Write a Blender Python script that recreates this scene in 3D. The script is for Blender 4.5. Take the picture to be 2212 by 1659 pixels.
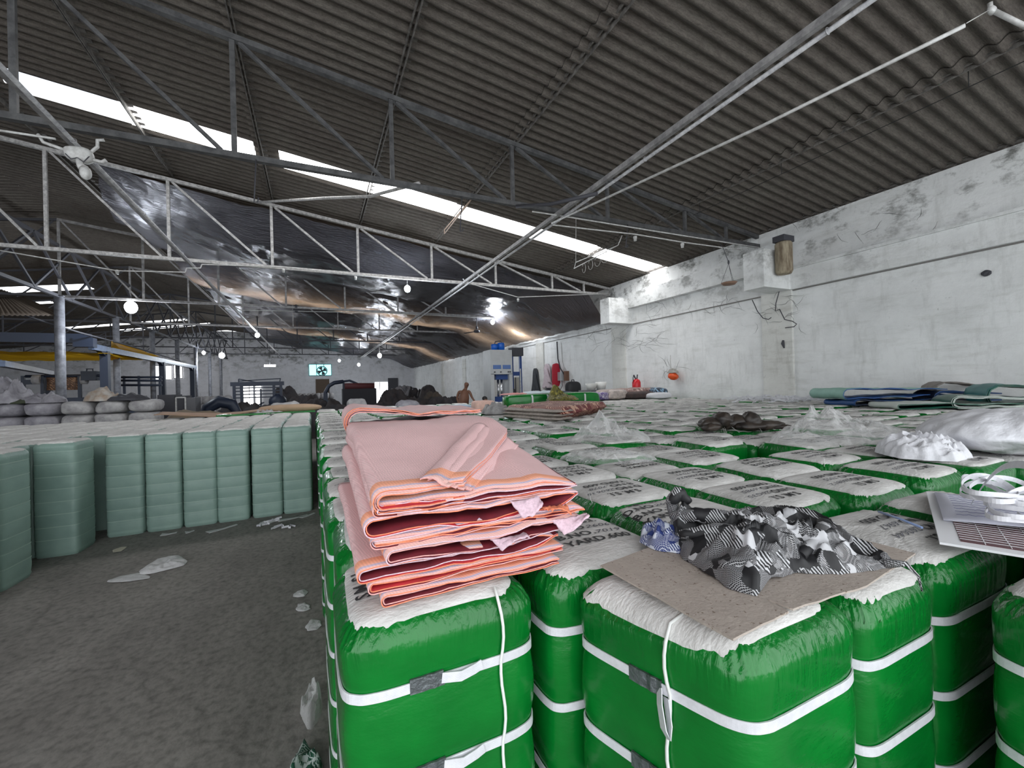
import bpy, bmesh, math, random
from mathutils import Vector, Matrix, noise
R = random.Random(7)
PI = math.pi
COL = bpy.context.scene.collection
for _o in list(bpy.data.objects): bpy.data.objects.remove(_o)
scene = bpy.context.scene
# ---------------------------------------------------------------- camera
F, CX, CY, EYE = 917.0, 1106.0, 829.5, 1.65
def _ray(px, py): return Vector(((px-CX)/F, (py-CY)/F, 1.0))
D1 = _ray(680, 845).normalized()
D2 = _ray(3080, 781); D2 = (D2 - D1*D1.dot(D2)).normalized()
D3 = D2.cross(D1)
def wray(px, py):
    r = _ray(px, py); return Vector((D2.dot(r), D1.dot(r), D3.dot(r)))
EYEV = Vector((0, 0, EYE))
def atz(px, py, z): r = wray(px, py); return EYEV + r*((z-EYE)/r.z)
def aty(px, py, y): r = wray(px, py); return EYEV + r*(y/r.y)
def atx(px, py, x): r = wray(px, py); return EYEV + r*(x/r.x)
cam_d = bpy.data.cameras.new('camera'); cam = bpy.data.objects.new('camera', cam_d); COL.objects.link(cam)
cam_d.sensor_width = 36; cam_d.lens = F/2212*36; cam_d.clip_start = .05; cam_d.clip_end = 200
_rt = Vector((D2[0], D1[0], D3[0])); _up = -Vector((D2[1], D1[1], D3[1])); _bk = -Vector((D2[2], D1[2], D3[2]))
cam.matrix_world = Matrix(((_rt.x, _up.x, _bk.x, 0), (_rt.y, _up.y, _bk.y, 0), (_rt.z, _up.z, _bk.z, EYE), (0, 0, 0, 1)))
scene.camera = cam
# ---------------------------------------------------------------- world, exposure
W = bpy.data.worlds.new('sky'); scene.world = W; W.use_nodes = True
W.node_tree.nodes['Background'].inputs[0].default_value = (.93, .97, 1, 1)
W.node_tree.nodes['Background'].inputs[1].default_value = 1.9
scene.view_settings.view_transform = 'Standard'; scene.view_settings.look = 'None'
scene.view_settings.exposure = 0.75; scene.view_settings.gamma = 1
scene.cycles.max_bounces = 7; scene.cycles.diffuse_bounces = 4; scene.cycles.glossy_bounces = 3
scene.cycles.transmission_bounces = 4; scene.cycles.transparent_max_bounces = 10
scene.cycles.caustics_reflective = False; scene.cycles.caustics_refractive = False
scene.cycles.sample_clamp_indirect = 6
def area(name, loc, rot, sx, sy, power, col=(1, 1, 1)):
    d = bpy.data.lights.new(name, 'AREA'); d.shape = 'RECTANGLE'; d.size = sx; d.size_y = sy; d.energy = power; d.color = col
    o = bpy.data.objects.new(name, d); COL.objects.link(o); o.location = loc; o.rotation_euler = rot; return o
# daylight coming in through the open gable end behind the camera and the open side of the left bay
area('daylight_gable', (3.5, -3.4, 3.2), (math.radians(-98), 0, 0), 11, 4.5, 330, (.95, .98, 1))
# ---------------------------------------------------------------- materials
MATS = {}
def nodes(m):
    m.use_nodes = True; nt = m.node_tree; return nt, nt.nodes['Principled BSDF']
def mat(name, col, rough=.6, metal=0, spec=.5, noise_=0, nscale=8, bump=0, bscale=40, col2=None, emit=None, estr=0, coat=0, stretch=None, weave=0, wscale=300):
    if name in MATS: return MATS[name]
    m = bpy.data.materials.new(name); MATS[name] = m
    nt, b = nodes(m); L = nt.links; N = nt.nodes
    b.inputs['Base Color'].default_value = (*col, 1); b.inputs['Roughness'].default_value = rough
    b.inputs['Metallic'].default_value = metal; b.inputs['Specular IOR Level'].default_value = spec
    b.inputs['Coat Weight'].default_value = coat; b.inputs['Coat Roughness'].default_value = .15
    tc = N.new('ShaderNodeTexCoord'); src = tc.outputs['Object']
    if stretch:
        mp = N.new('ShaderNodeMapping'); mp.inputs['Scale'].default_value = stretch; L.new(src, mp.inputs[0]); src = mp.outputs[0]
    if noise_ or col2:
        n = N.new('ShaderNodeTexNoise'); n.inputs['Scale'].default_value = nscale; n.inputs['Detail'].default_value = 6; n.inputs['Roughness'].default_value = .65
        L.new(src, n.inputs[0])
        r = N.new('ShaderNodeValToRGB'); L.new(n.outputs[0], r.inputs[0])
        c2 = col2 or tuple(c*(1-noise_) for c in col)
        r.color_ramp.elements[0].position = .36; r.color_ramp.elements[1].position = .64
        r.color_ramp.elements[0].color = (*c2, 1); r.color_ramp.elements[1].color = (*col, 1)
        L.new(r.outputs[0], b.inputs['Base Color'])
    last = None
    if bump:
        n2 = N.new('ShaderNodeTexNoise'); n2.inputs['Scale'].default_value = bscale; n2.inputs['Detail'].default_value = 4; L.new(src, n2.inputs[0])
        bp = N.new('ShaderNodeBump'); bp.inputs['Strength'].default_value = min(1, bump); bp.inputs['Distance'].default_value = .02
        L.new(n2.outputs[0], bp.inputs['Height']); last = bp
    if weave:
        ck = N.new('ShaderNodeTexChecker'); ck.inputs['Scale'].default_value = wscale; L.new(tc.outputs['Object'], ck.inputs[0])
        bp = N.new('ShaderNodeBump'); bp.inputs['Strength'].default_value = weave; bp.inputs['Distance'].default_value = .001
        L.new(ck.outputs[1], bp.inputs['Height'])
        if last: L.new(last.outputs[0], bp.inputs['Normal'])
        last = bp
    if last: L.new(last.outputs[0], b.inputs['Normal'])
    if emit: b.inputs['Emission Color'].default_value = (*emit, 1); b.inputs['Emission Strength'].default_value = estr
    return m
# ---------------------------------------------------------------- mesh builder
class MB:
    def __init__(s): s.v = []; s.f = []; s.m = []; s.sm = []
    def add(s, vs, fs, mi=0, smooth=False):
        o = len(s.v); s.v += [tuple(v) for v in vs]
        for f in fs: s.f.append(tuple(i+o for i in f)); s.m.append(mi); s.sm.append(smooth)
    def box(s, c, d, mi=0, rz=0, M=None):
        x, y, z = d[0]/2, d[1]/2, d[2]/2
        vs = [Vector((a, b, e)) for a in (-x, x) for b in (-y, y) for e in (-z, z)]
        if rz: q = Matrix.Rotation(rz, 3, 'Z'); vs = [q @ v for v in vs]
        if M: vs = [M @ v for v in vs]
        vs = [v+Vector(c) for v in vs]
        s.add(vs, [(0, 1, 3, 2), (4, 6, 7, 5), (0, 4, 5, 1), (2, 3, 7, 6), (0, 2, 6, 4), (1, 5, 7, 3)], mi)
    def bar(s, a, b, w, h=None, mi=0):                       # rectangular bar from a to b
        h = h or w; a = Vector(a); b = Vector(b); d = (b-a).normalized()
        u = d.cross(Vector((0, 0, 1)))
        if u.length < .05: u = Vector((1, 0, 0))
        u.normalize(); n = u.cross(d)
        vs = [p+u*i*w/2+n*j*h/2 for p in (a, b) for i, j in ((-1, -1), (1, -1), (1, 1), (-1, 1))]
        s.add(vs, [(3, 2, 1, 0), (4, 5, 6, 7), (0, 1, 5, 4), (1, 2, 6, 5), (2, 3, 7, 6), (3, 0, 4, 7)], mi)
    def angle(s, a, b, w, t=.008, mi=0, flip=1):              # L-section steel angle
        a = Vector(a); b = Vector(b); d = (b-a).normalized(); u = d.cross(Vector((0, 0, 1)))
        if u.length < .05: u = Vector((1, 0, 0))
        u.normalize(); n = u.cross(d); 
        s.bar(a+u*(w/2)*flip, b+u*(w/2)*flip, w, t, mi); s.bar(a-n*(w/2), b-n*(w/2), t, w, mi)
    def tube(s, pts, r, n=8, mi=0, cap=True):
        pts = [Vector(p) for p in pts]; rs = r if isinstance(r, (list, tuple)) else [r]*len(pts)
        rings = []; pu = None
        for i, p in enumerate(pts):
            d = (pts[min(i+1, len(pts)-1)]-pts[max(i-1, 0)])
            d = d.normalized() if d.length > 1e-9 else Vector((0, 0, 1))
            if pu is None:
                u = d.cross(Vector((0, 0, 1))); u = u if u.length > .05 else d.cross(Vector((1, 0, 0)))
            else: u = pu-d*pu.dot(d)
            if u.length < 1e-6: u = d.orthogonal()
            u.normalize(); pu = u; w = d.cross(u)
            rings.append([p+(u*math.cos(2*PI*k/n)+w*math.sin(2*PI*k/n))*rs[i] for k in range(n)])
        vs = [v for g in rings for v in g]; fs = []
        for i in range(len(pts)-1):
            for k in range(n): k2 = (k+1) % n; fs.append((i*n+k, i*n+k2, (i+1)*n+k2, (i+1)*n+k))
        s.add(vs, fs, mi, True)
        if cap:
            o = len(s.v)-len(vs)
            s.f.append(tuple(o+k for k in reversed(range(n)))); s.m.append(mi); s.sm.append(False)
            e = o+(len(pts)-1)*n; s.f.append(tuple(e+k for k in range(n))); s.m.append(mi); s.sm.append(False)
    def ribbon(s, pts, nrm, w, t=.0015, mi=0):                # flat tape: width along nrm[i], thickness out of plane
        pts = [Vector(p) for p in pts]; vs = []; N = len(pts)
        for i, p in enumerate(pts):
            d = (pts[min(i+1, N-1)]-pts[max(i-1, 0)]).normalized(); a = Vector(nrm[i] if isinstance(nrm, list) else nrm)
            a = (a-d*a.dot(d)).normalized(); o = d.cross(a)*t/2
            vs += [p-a*w/2-o, p+a*w/2-o, p+a*w/2+o, p-a*w/2+o]
        fs = [(0, 1, 2, 3), tuple((N-1)*4+k for k in (3, 2, 1, 0))]
        for i in range(N-1):
            for k in range(4): k2 = (k+1) % 4; fs.append((i*4+k2, i*4+k, (i+1)*4+k, (i+1)*4+k2))
        s.add(vs, fs, mi, False)
    def grid(s, fn, nu, nv, mi=0, smooth=True, thick=0, mi_b=None, mi_e=None):   # fn(u,v) u,v in 0..1
        P = [[Vector(fn(i/nu, j/nv)) for j in range(nv+1)] for i in range(nu+1)]
        vs = [p for r in P for p in r]; q = nv+1
        fs = [(i*q+j, (i+1)*q+j, (i+1)*q+j+1, i*q+j+1) for i in range(nu) for j in range(nv)]
        if not thick: s.add(vs, fs, mi, smooth); return
        ns = []
        for i in range(nu+1):
            for j in range(nv+1):
                du = P[min(i+1, nu)][j]-P[max(i-1, 0)][j]; dv = P[i][min(j+1, nv)]-P[i][max(j-1, 0)]
                n = du.cross(dv); ns.append(n.normalized() if n.length > 1e-12 else Vector((0, 0, 1)))
        o = len(s.v); s.add(vs, fs, mi, smooth)
        vb = [p-n*thick for p, n in zip(vs, ns)]; K = len(vs); ob = len(s.v)
        s.add(vb, [tuple(reversed(f)) for f in fs], mi if mi_b is None else mi_b, smooth)
        bd = [(i, 0) for i in range(nu+1)]+[(nu, j) for j in range(1, nv+1)]+[(i, nv) for i in range(nu-1, -1, -1)]+[(0, j) for j in range(nv-1, 0, -1)]
        for a, b in zip(bd, bd[1:]+bd[:1]):
            ia, ib = a[0]*q+a[1], b[0]*q+b[1]
            s.f.append((o+ib, o+ia, ob+ia, ob+ib)); s.m.append(mi if mi_e is None else mi_e); s.sm.append(False)
    def blob(s, c, r, mi=0, nu=14, nv=10, fn=None, M=None, p=1.0):   # superellipsoid
        c = Vector(c); vs = []; sg = lambda x: math.copysign(abs(x)**p, x)
        for j in range(nv+1):
            th = PI*j/nv-PI/2
            for i in range(nu):
                ph = 2*PI*i/nu
                v = Vector((sg(math.cos(th))*sg(math.cos(ph))*r[0], sg(math.cos(th))*sg(math.sin(ph))*r[1], sg(math.sin(th))*r[2]))
                if fn: v = fn(v)
                if M: v = M @ v
                vs.append(c+v)
        fs = [(j*nu+i, j*nu+(i+1) % nu, (j+1)*nu+(i+1) % nu, (j+1)*nu+i) for j in range(nv) for i in range(nu)]
        s.add(vs, fs, mi, True)
    def lathe(s, c, prof, n=16, mi=0):
        c = Vector(c); vs = [c+Vector((r*math.cos(2*PI*k/n), r*math.sin(2*PI*k/n), z)) for r, z in prof for k in range(n)]
        s.add(vs, [(j*n+k, j*n+(k+1) % n, (j+1)*n+(k+1) % n, (j+1)*n+k) for j in range(len(prof)-1) for k in range(n)], mi, True)
    def mesh(s, name, mats):
        me = bpy.data.meshes.new(name); me.from_pydata(s.v, [], s.f)
        for m in (mats if isinstance(mats, (list, tuple)) else [mats]): me.materials.append(m)
        me.polygons.foreach_set('material_index', s.m); me.polygons.foreach_set('use_smooth', s.sm); me.update(); return me
    def build(s, name, mats, parent=None, loc=None, rz=0):
        o = bpy.data.objects.new(name, s.mesh(name, mats)); COL.objects.link(o)
        if parent: o.parent = parent
        if loc: o.location = loc
        if rz: o.rotation_euler = (0, 0, rz)
        return o
def tag(o, label=None, cat=None, group=None, kind=None):
    if label: o['label'] = label
    if cat: o['category'] = cat
    if group: o['group'] = group
    if kind: o['kind'] = kind
    return o
def thing(name, loc, label, cat, group=None, rz=0):
    o = bpy.data.objects.new(name, None); COL.objects.link(o); o.location = loc; o.rotation_euler = (0, 0, rz); o.empty_display_size = .1
    return tag(o, label, cat, group)
def copy_tree(o, parent=None):
    c = o.copy(); COL.objects.link(c)
    if parent: c.parent = parent
    for ch in list(o.children): copy_tree(ch, c)
    return c
def fb(x, y=0, z=0, s=1, o=3):                                # fractal noise about -1..1
    return noise.fractal(Vector((x*s, y*s, z*s)), 1.0, 2.1, o)
ORD = ['first', 'second', 'third', 'fourth', 'fifth', 'sixth', 'seventh', 'eighth', 'ninth', 'tenth', 'eleventh', 'twelfth', 'thirteenth', 'fourteenth', 'fifteenth', 'sixteenth', 'seventeenth', 'eighteenth', 'nineteenth', 'twentieth', 'twenty-first', 'twenty-second', 'twenty-third', 'twenty-fourth', 'twenty-fifth', 'twenty-sixth', 'twenty-seventh', 'twenty-eighth', 'twenty-ninth', 'thirtieth']
# ================================================================ building shell
XW, YF, XL, XR = 9.5, 45.0, -24.0, -7.0
def roof_z(x): return 6.38-.13*x if x > XR else 7.29+.13*(x-XR)
def plaster(name, col, dirt, far=False):
    m = bpy.data.materials.new(name); nt, b = nodes(m); N = nt.nodes; L = nt.links
    b.inputs['Roughness'].default_value = .9
    tc = N.new('ShaderNodeTexCoord')
    def nz(sc, d=6, st=None):
        n = N.new('ShaderNodeTexNoise'); n.inputs['Scale'].default_value = sc; n.inputs['Detail'].default_value = d; n.inputs['Roughness'].default_value = .7
        mp = N.new('ShaderNodeMapping'); L.new(tc.outputs['Object'], mp.inputs[0]); mp.inputs['Scale'].default_value = st or (1, 1, 1); L.new(mp.outputs[0], n.inputs[0]); return n
    def ramp(src, a, ca, bb, cb):
        r = N.new('ShaderNodeValToRGB'); L.new(src, r.inputs[0]); e = r.color_ramp.elements
        e[0].position = a; e[0].color = (*ca, 1); e[1].position = bb; e[1].color = (*cb, 1); return r
    def mixm(a, bcol, fac):
        x = N.new('ShaderNodeMixRGB'); x.blend_type = 'MULTIPLY'; x.inputs[0].default_value = fac; L.new(a, x.inputs[1]); L.new(bcol, x.inputs[2]); return x
    base = ramp(nz(.9).outputs[0], .35, tuple(c*.86 for c in col), .6, col)
    streak = ramp(nz(3.0, 8, (1, 1.6, .35)).outputs[0], .30, dirt, .47, (1, 1, 1))
    spot = ramp(nz(9, 8).outputs[0], .27, tuple(c*.6 for c in dirt), .36, (1, 1, 1))
    horiz = ramp(nz(2.2, 8, (1, .5, 3)).outputs[0], .33, tuple(min(1, c*1.35) for c in dirt), .48, (1, 1, 1))
    m1 = mixm(base.outputs[0], streak.outputs[0], .32); m2 = mixm(m1.outputs[0], spot.outputs[0], .6); m3 = mixm(m2.outputs[0], horiz.outputs[0], .35)
    # sooty cobweb smears just under the roof
    sep = N.new('ShaderNodeSeparateXYZ'); L.new(tc.outputs['Object'], sep.inputs[0])
    mr = N.new('ShaderNodeMapRange'); L.new(sep.outputs[2], mr.inputs[0]); mr.inputs[1].default_value = 3.2; mr.inputs[2].default_value = 5.1
    mu = N.new('ShaderNodeMath'); mu.operation = 'MULTIPLY'; sm = ramp(nz(1.7, 8, (1, 1, 1.6)).outputs[0], .5, (0, 0, 0), .62, (1, 1, 1)); L.new(mr.outputs[0], mu.inputs[0]); L.new(sm.outputs[0], mu.inputs[1])
    m4 = N.new('ShaderNodeMixRGB'); L.new(mu.outputs[0], m4.inputs[0]); L.new(m3.outputs[0], m4.inputs[1]); m4.inputs[2].default_value = (.16, .16, .15, 1)
    L.new(m4.outputs[0], b.inputs['Base Color'])
    bp = N.new('ShaderNodeBump'); bp.inputs['Strength'].default_value = .35; bp.inputs['Distance'].default_value = .02; L.new(nz(14, 8).outputs[0], bp.inputs['Height']); L.new(bp.outputs[0], b.inputs['Normal'])
    return m
M_WALL = plaster('white_plaster', (.84, .85, .85), (.50, .50, .47))
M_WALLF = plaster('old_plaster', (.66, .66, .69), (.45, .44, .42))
def struct(name, mb, m): o = mb.build(name, m); o['kind'] = 'structure'; return o
# floor
fm = bpy.data.materials.new('stained_concrete'); nt, b = nodes(fm); N = nt.nodes; L = nt.links
tc = N.new('ShaderNodeTexCoord'); b.inputs['Roughness'].default_value = .75
n1 = N.new('ShaderNodeTexNoise'); n1.inputs['Scale'].default_value = 1.1; n1.inputs['Detail'].default_value = 9; n1.inputs['Roughness'].default_value = .7
mp = N.new('ShaderNodeMapping'); mp.inputs['Scale'].default_value = (1.6, 1, 1); mp.inputs['Rotation'].default_value = (0, 0, .5)
L.new(tc.outputs['Object'], mp.inputs[0]); L.new(mp.outputs[0], n1.inputs[0])
r1 = N.new('ShaderNodeValToRGB'); L.new(n1.outputs[0], r1.inputs[0]); r1.color_ramp.elements[0].position = .3; r1.color_ramp.elements[1].position = .7
r1.color_ramp.elements[0].color = (.145, .134, .124, 1); r1.color_ramp.elements[1].color = (.27, .25, .233, 1)
n2 = N.new('ShaderNodeTexNoise'); n2.inputs['Scale'].default_value = 22; n2.inputs['Detail'].default_value = 8; L.new(tc.outputs['Object'], n2.inputs[0])
r2 = N.new('ShaderNodeValToRGB'); L.new(n2.outputs[0], r2.inputs[0]); r2.color_ramp.elements[0].position = .3; r2.color_ramp.elements[1].position = .55
r2.color_ramp.elements[0].color = (.6, .6, .6, 1); r2.color_ramp.elements[1].color = (1, 1, 1, 1)
vo = N.new('ShaderNodeTexVoronoi'); vo.feature = 'DISTANCE_TO_EDGE'; vo.inputs['Scale'].default_value = .55
nd = N.new('ShaderNodeTexNoise'); nd.inputs['Scale'].default_value = 2.2; nd.inputs['Detail'].default_value = 5; L.new(tc.outputs['Object'], nd.inputs[0])
mx0 = N.new('ShaderNodeMixRGB'); mx0.inputs[0].default_value = .35; L.new(tc.outputs['Object'], mx0.inputs[1]); L.new(nd.outputs[1], mx0.inputs[2]); L.new(mx0.outputs[0], vo.inputs[0])
rc = N.new('ShaderNodeValToRGB'); L.new(vo.outputs[0], rc.inputs[0]); rc.color_ramp.elements[0].position = .0; rc.color_ramp.elements[1].position = .006
rc.color_ramp.elements[0].color = (.35, .35, .35, 1); rc.color_ramp.elements[1].color = (1, 1, 1, 1)
ma = N.new('ShaderNodeMixRGB'); ma.blend_type = 'MULTIPLY'; ma.inputs[0].default_value = 1; L.new(r1.outputs[0], ma.inputs[1]); L.new(r2.outputs[0], ma.inputs[2])
mb_ = N.new('ShaderNodeMixRGB'); mb_.blend_type = 'MULTIPLY'; mb_.inputs[0].default_value = .35; L.new(ma.outputs[0], mb_.inputs[1]); L.new(rc.outputs[0], mb_.inputs[2]); L.new(mb_.outputs[0], b.inputs['Base Color'])
bp = N.new('ShaderNodeBump'); bp.inputs['Strength'].default_value = .5; bp.inputs['Distance'].default_value = .01; L.new(n2.outputs[0], bp.inputs['Height']); L.new(bp.outputs[0], b.inputs['Normal'])
m = MB(); m.box((-7.2, 20.5, -.1), (34.4, 50, .2)); struct('floor', m, fm)
# walls (right wall has a stepped ring beam; crack line below)
m = MB(); m.box((XW+.12, 20.7, 2.5), (.24, 49.2, 5.04)); struct('wall_right', m, M_WALL)
m = MB()
for y0, y1 in ((-3.9, 5.77), (6.23, 10.89), (11.35, 21)):
    if y0 < 0: m.box((XW-.05, (y0+y1)/2, 3.80), (.10, y1-y0, .44)); m.box((XW-.07, (y0+y1)/2, 4.03), (.14, y1-y0, .05))
    else: m.box((XW-.11, (y0+y1)/2, 4.30), (.22, y1-y0, .46))
    m.box((XW-.012, (y0+y1)/2, 3.57), (.03, y1-y0, .025), 1)
struct('trim_1', m, [M_WALL, mat('dark_crack', (.22, .21, .20), .9)])
m = MB()
for y in (6.13, 11.62, 17.2, 22.7, 28.2, 33.7): m.box((XW-.03, y, 1.8), (.07, .68, 3.6))
struct('trim_2', m, plaster('stained_pillar', (.74, .74, .71), (.35, .33, .30)))
m = MB()
for y, l in ((6.0, .97), (11.12, .97)): m.box((XW-l/2, y, 3.98), (l, .46, .80))
struct('trim_3', m, M_WALL)
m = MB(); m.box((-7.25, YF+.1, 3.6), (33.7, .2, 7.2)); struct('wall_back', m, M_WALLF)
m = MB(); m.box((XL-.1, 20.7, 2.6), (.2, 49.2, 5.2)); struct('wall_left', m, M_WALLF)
# corrugated roof
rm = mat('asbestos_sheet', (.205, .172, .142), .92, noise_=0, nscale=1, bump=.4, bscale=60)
nt = rm.node_tree; N = nt.nodes; L = nt.links; b = N['Principled BSDF']; tc = [n for n in N if n.type == 'TEX_COORD'][0]
def _nz(sc, st, a, ca, bb, cb):
    mp = N.new('ShaderNodeMapping'); mp.inputs['Scale'].default_value = st; L.new(tc.outputs['Object'], mp.inputs[0])
    n = N.new('ShaderNodeTexNoise'); n.inputs['Scale'].default_value = sc; n.inputs['Detail'].default_value = 8; n.inputs['Roughness'].default_value = .75; L.new(mp.outputs[0], n.inputs[0])
    r = N.new('ShaderNodeValToRGB'); L.new(n.outputs[0], r.inputs[0]); e = r.color_ramp.elements; e[0].position = a; e[1].position = bb; e[0].color = (*ca, 1); e[1].color = (*cb, 1); return r
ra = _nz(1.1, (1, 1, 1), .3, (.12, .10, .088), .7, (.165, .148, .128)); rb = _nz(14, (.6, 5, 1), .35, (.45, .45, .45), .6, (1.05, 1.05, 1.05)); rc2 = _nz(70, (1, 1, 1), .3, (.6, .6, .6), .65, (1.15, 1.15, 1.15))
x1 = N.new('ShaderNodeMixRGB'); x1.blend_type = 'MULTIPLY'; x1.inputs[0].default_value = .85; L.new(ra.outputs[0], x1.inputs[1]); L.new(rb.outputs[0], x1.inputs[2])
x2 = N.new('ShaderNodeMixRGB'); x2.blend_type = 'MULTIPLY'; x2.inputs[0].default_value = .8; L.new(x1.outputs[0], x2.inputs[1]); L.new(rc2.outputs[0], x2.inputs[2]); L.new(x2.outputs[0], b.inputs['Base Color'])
PITCH = .19; AMP = .028
SKY_R = [(9.53, 10.22), (20.45, 21.15), (31.4, 32.1)]
SKY_L = [(26.4, 27.5), (29.4, 30.2), (37.6, 38.4), (40.2, 41.2)]
def wave(y): return AMP*math.cos(2*PI*y/PITCH)
def sheet(mb, x0, x1, y0, y1, dz, mi=0, edge=True):
    n = max(2, int(round((y1-y0)/PITCH*8))); ys = [y0+(y1-y0)*i/n for i in range(n+1)]
    vs = []
    for y in ys:
        for x in (x0, x1): vs.append((x, y, roof_z(x+(1e-6 if x0 >= XR else -1e-6))+AMP+wave(y)+dz))
    mb.add(vs, [(2*i, 2*i+1, 2*i+3, 2*i+2) for i in range(n)], mi, True)
    if edge:                                                   # lapped upper edge, coloured near-black to give a thin shadow line
        e = [(x0, y, roof_z(x0+1e-6)+AMP+wave(y)+dz+t) for y in ys for t in (0, .012)]
        mb.add(e, [(2*i, 2*i+1, 2*i+3, 2*i+2) for i in range(n)], 1, False)
LAPS = [-7.0, -5.05, -.98, 3.12, 7.12, 9.92]
def spans(sky, y0, y1):
    out = []; y = y0
    for a, c in sky: out.append((y, a)); y = c
    out.append((y, y1)); return out
m = MB()
for i in range(len(LAPS)-1):
    for a, c in spans(SKY_R, -3.8, YF): sheet(m, LAPS[i], LAPS[i+1]+.18, a, c, -.020*i)
ll = [-24.3, -20, -15.6, -11.3, -7.0]
for i in range(4):
    for a, c in spans(SKY_L, -3.8, YF): sheet(m, ll[i], ll[i+1], a, c, 0, edge=False)
# a few opaque patches inside the skylight row
for x0, x1 in ((-.98, -.55), (-7, -4.6)): sheet(m, x0, x1, 9.53, 10.22, -.02, edge=False)
struct('ceiling', m, [rm, mat('sheet_edge_shadow', (.05, .045, .04), .9)])
def lit(name, col, s):
    mm = bpy.data.materials.new(name); nt, b = nodes(mm); b.inputs['Base Color'].default_value = (.7, .7, .7, 1)
    b.inputs['Emission Color'].default_value = (*col, 1); b.inputs['Emission Strength'].default_value = s; return mm
SKYM = lit('translucent_skylight', (1, 1, 1), 5.0)
SKYD = lit('dirty_skylight', (.72, .80, .90), .75)
wn = 1
for (a, c) in SKY_R[:1]:
    m = MB(); sheet(m, -.5, 9.9, a, c, -.03, edge=False); sheet(m, -3.0, -1.0, a, c, -.02, edge=False); struct('window_1', m, SKYM)
    m = MB(); sheet(m, -4.6, -3.0, a, c, 0, edge=False); struct('window_2', m, SKYD)
m = MB()
for (a, c) in SKY_R[1:]: sheet(m, -4.2, 9.9, a, c, 0, edge=False); sheet(m, -7, -4.2, a, c, 0, edge=False, mi=1)
struct('window_3', m, [SKYM, rm])
m = MB()
for k, (a, c) in enumerate(SKY_L): sheet(m, (-12.6, -15.5, -15, -13)[k], (-9.7, -12.2, -8.2, -7.4)[k], a, c, 0, edge=False); sheet(m, (-9.7, -12.2, -8.2, -7.4)[k], -7.0, a, c, 0, edge=False, mi=1); sheet(m, -24.3, (-12.6, -15.5, -15, -13)[k], a, c, 0, edge=False, mi=1)
struct('window_4', m, [lit('far_skylight', (.93, .96, 1), 2.2), rm])
# ================================================================ trusses
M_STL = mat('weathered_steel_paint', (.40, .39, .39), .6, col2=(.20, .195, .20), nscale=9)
M_STW = mat('pale_skylit_steel', (.60, .59, .58), .55, col2=(.30, .29, .29), nscale=16)  # second truss's paleness is nearby skylight brightness put into the paint
M_STD = mat('dimmed_steel', (.10, .10, .102), .6, col2=(.042, .042, .045), nscale=7)  # nearest truss darkened in its colour to stand for weaker light
M_DRK = mat('dark_shaded_steel', (.055, .055, .065), .7)  # dark steel parts; on distant trusses the roof's dimness is in the colour
NODX = [-6.98, -4.97, -2.93, -.88, 1.13, 3.13, 5.12, 7.12, 8.36]
BOT = 4.75
def truss(y, steel, label, grp):
    t = thing('roof_truss', (0, y, BOT), label, 'roof truss', grp)
    up = lambda x: roof_z(x)-.20-BOT
    m = MB(); m.bar((-7, 0, 0), (9.45, 0, 0), .075, .075); m.build('bottom_chord', steel, t)
    m = MB(); m.bar((-7, 0, up(-6.999)), (9.42, 0, up(9.42)), .08, .075); m.build('top_chord', steel, t)
    for x in NODX: m = MB(); m.bar((x, 0, .03), (x, 0, up(x)-.02), .06, .05); m.build('post', steel, t)
    for a, c in zip(NODX[:-1], NODX[1:]): m = MB(); m.bar((a+.08, 0, up(a)-.05), (c-.14, 0, .04), .055, .045); m.build('diagonal', steel, t)
    return t
tl = ['nearest full-width roof truss, overhead just before the skylight strip', 'second nearest pale truss, with a glowing bulb under its bottom chord', 'third roof truss, under the crinkled foil lining',
      'fourth roof truss, half lost in the gloom under the foil', 'fifth roof truss from the camera, dark and distant', 'sixth roof truss, near the far end', 'farthest roof truss before the end wall']
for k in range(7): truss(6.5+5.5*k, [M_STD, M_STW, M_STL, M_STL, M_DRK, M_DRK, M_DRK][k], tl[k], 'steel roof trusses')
for k in range(5):      # trusses of the left bay, only their near halves show
    y = 17.5+5.5*k; t = thing('roof_truss', (0, y, BOT), 'dark truss of the left bay, %s from the front, beyond the round posts' % ORD[k], 'roof truss', 'left bay trusses')
    m = MB(); m.bar((-24, 0, 0), (-7, 0, 0), .07, .07); m.build('bottom_chord', M_DRK, t)
    m = MB(); m.bar((-24, 0, roof_z(-24)-.2-BOT), (-7, 0, roof_z(-7.01)-.2-BOT), .07, .07); m.build('top_chord', M_DRK, t)
    for i in range(7):
        x = -9.2-2.1*i; m = MB(); m.bar((x, 0, .03), (x, 0, roof_z(x)-.22-BOT), .05); m.build('post', M_DRK, t)
        m = MB(); m.bar((x, 0, .03), (x+2.1, 0, roof_z(x+2.1)-.25-BOT), .045); m.build('diagonal', M_DRK, t)
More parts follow.
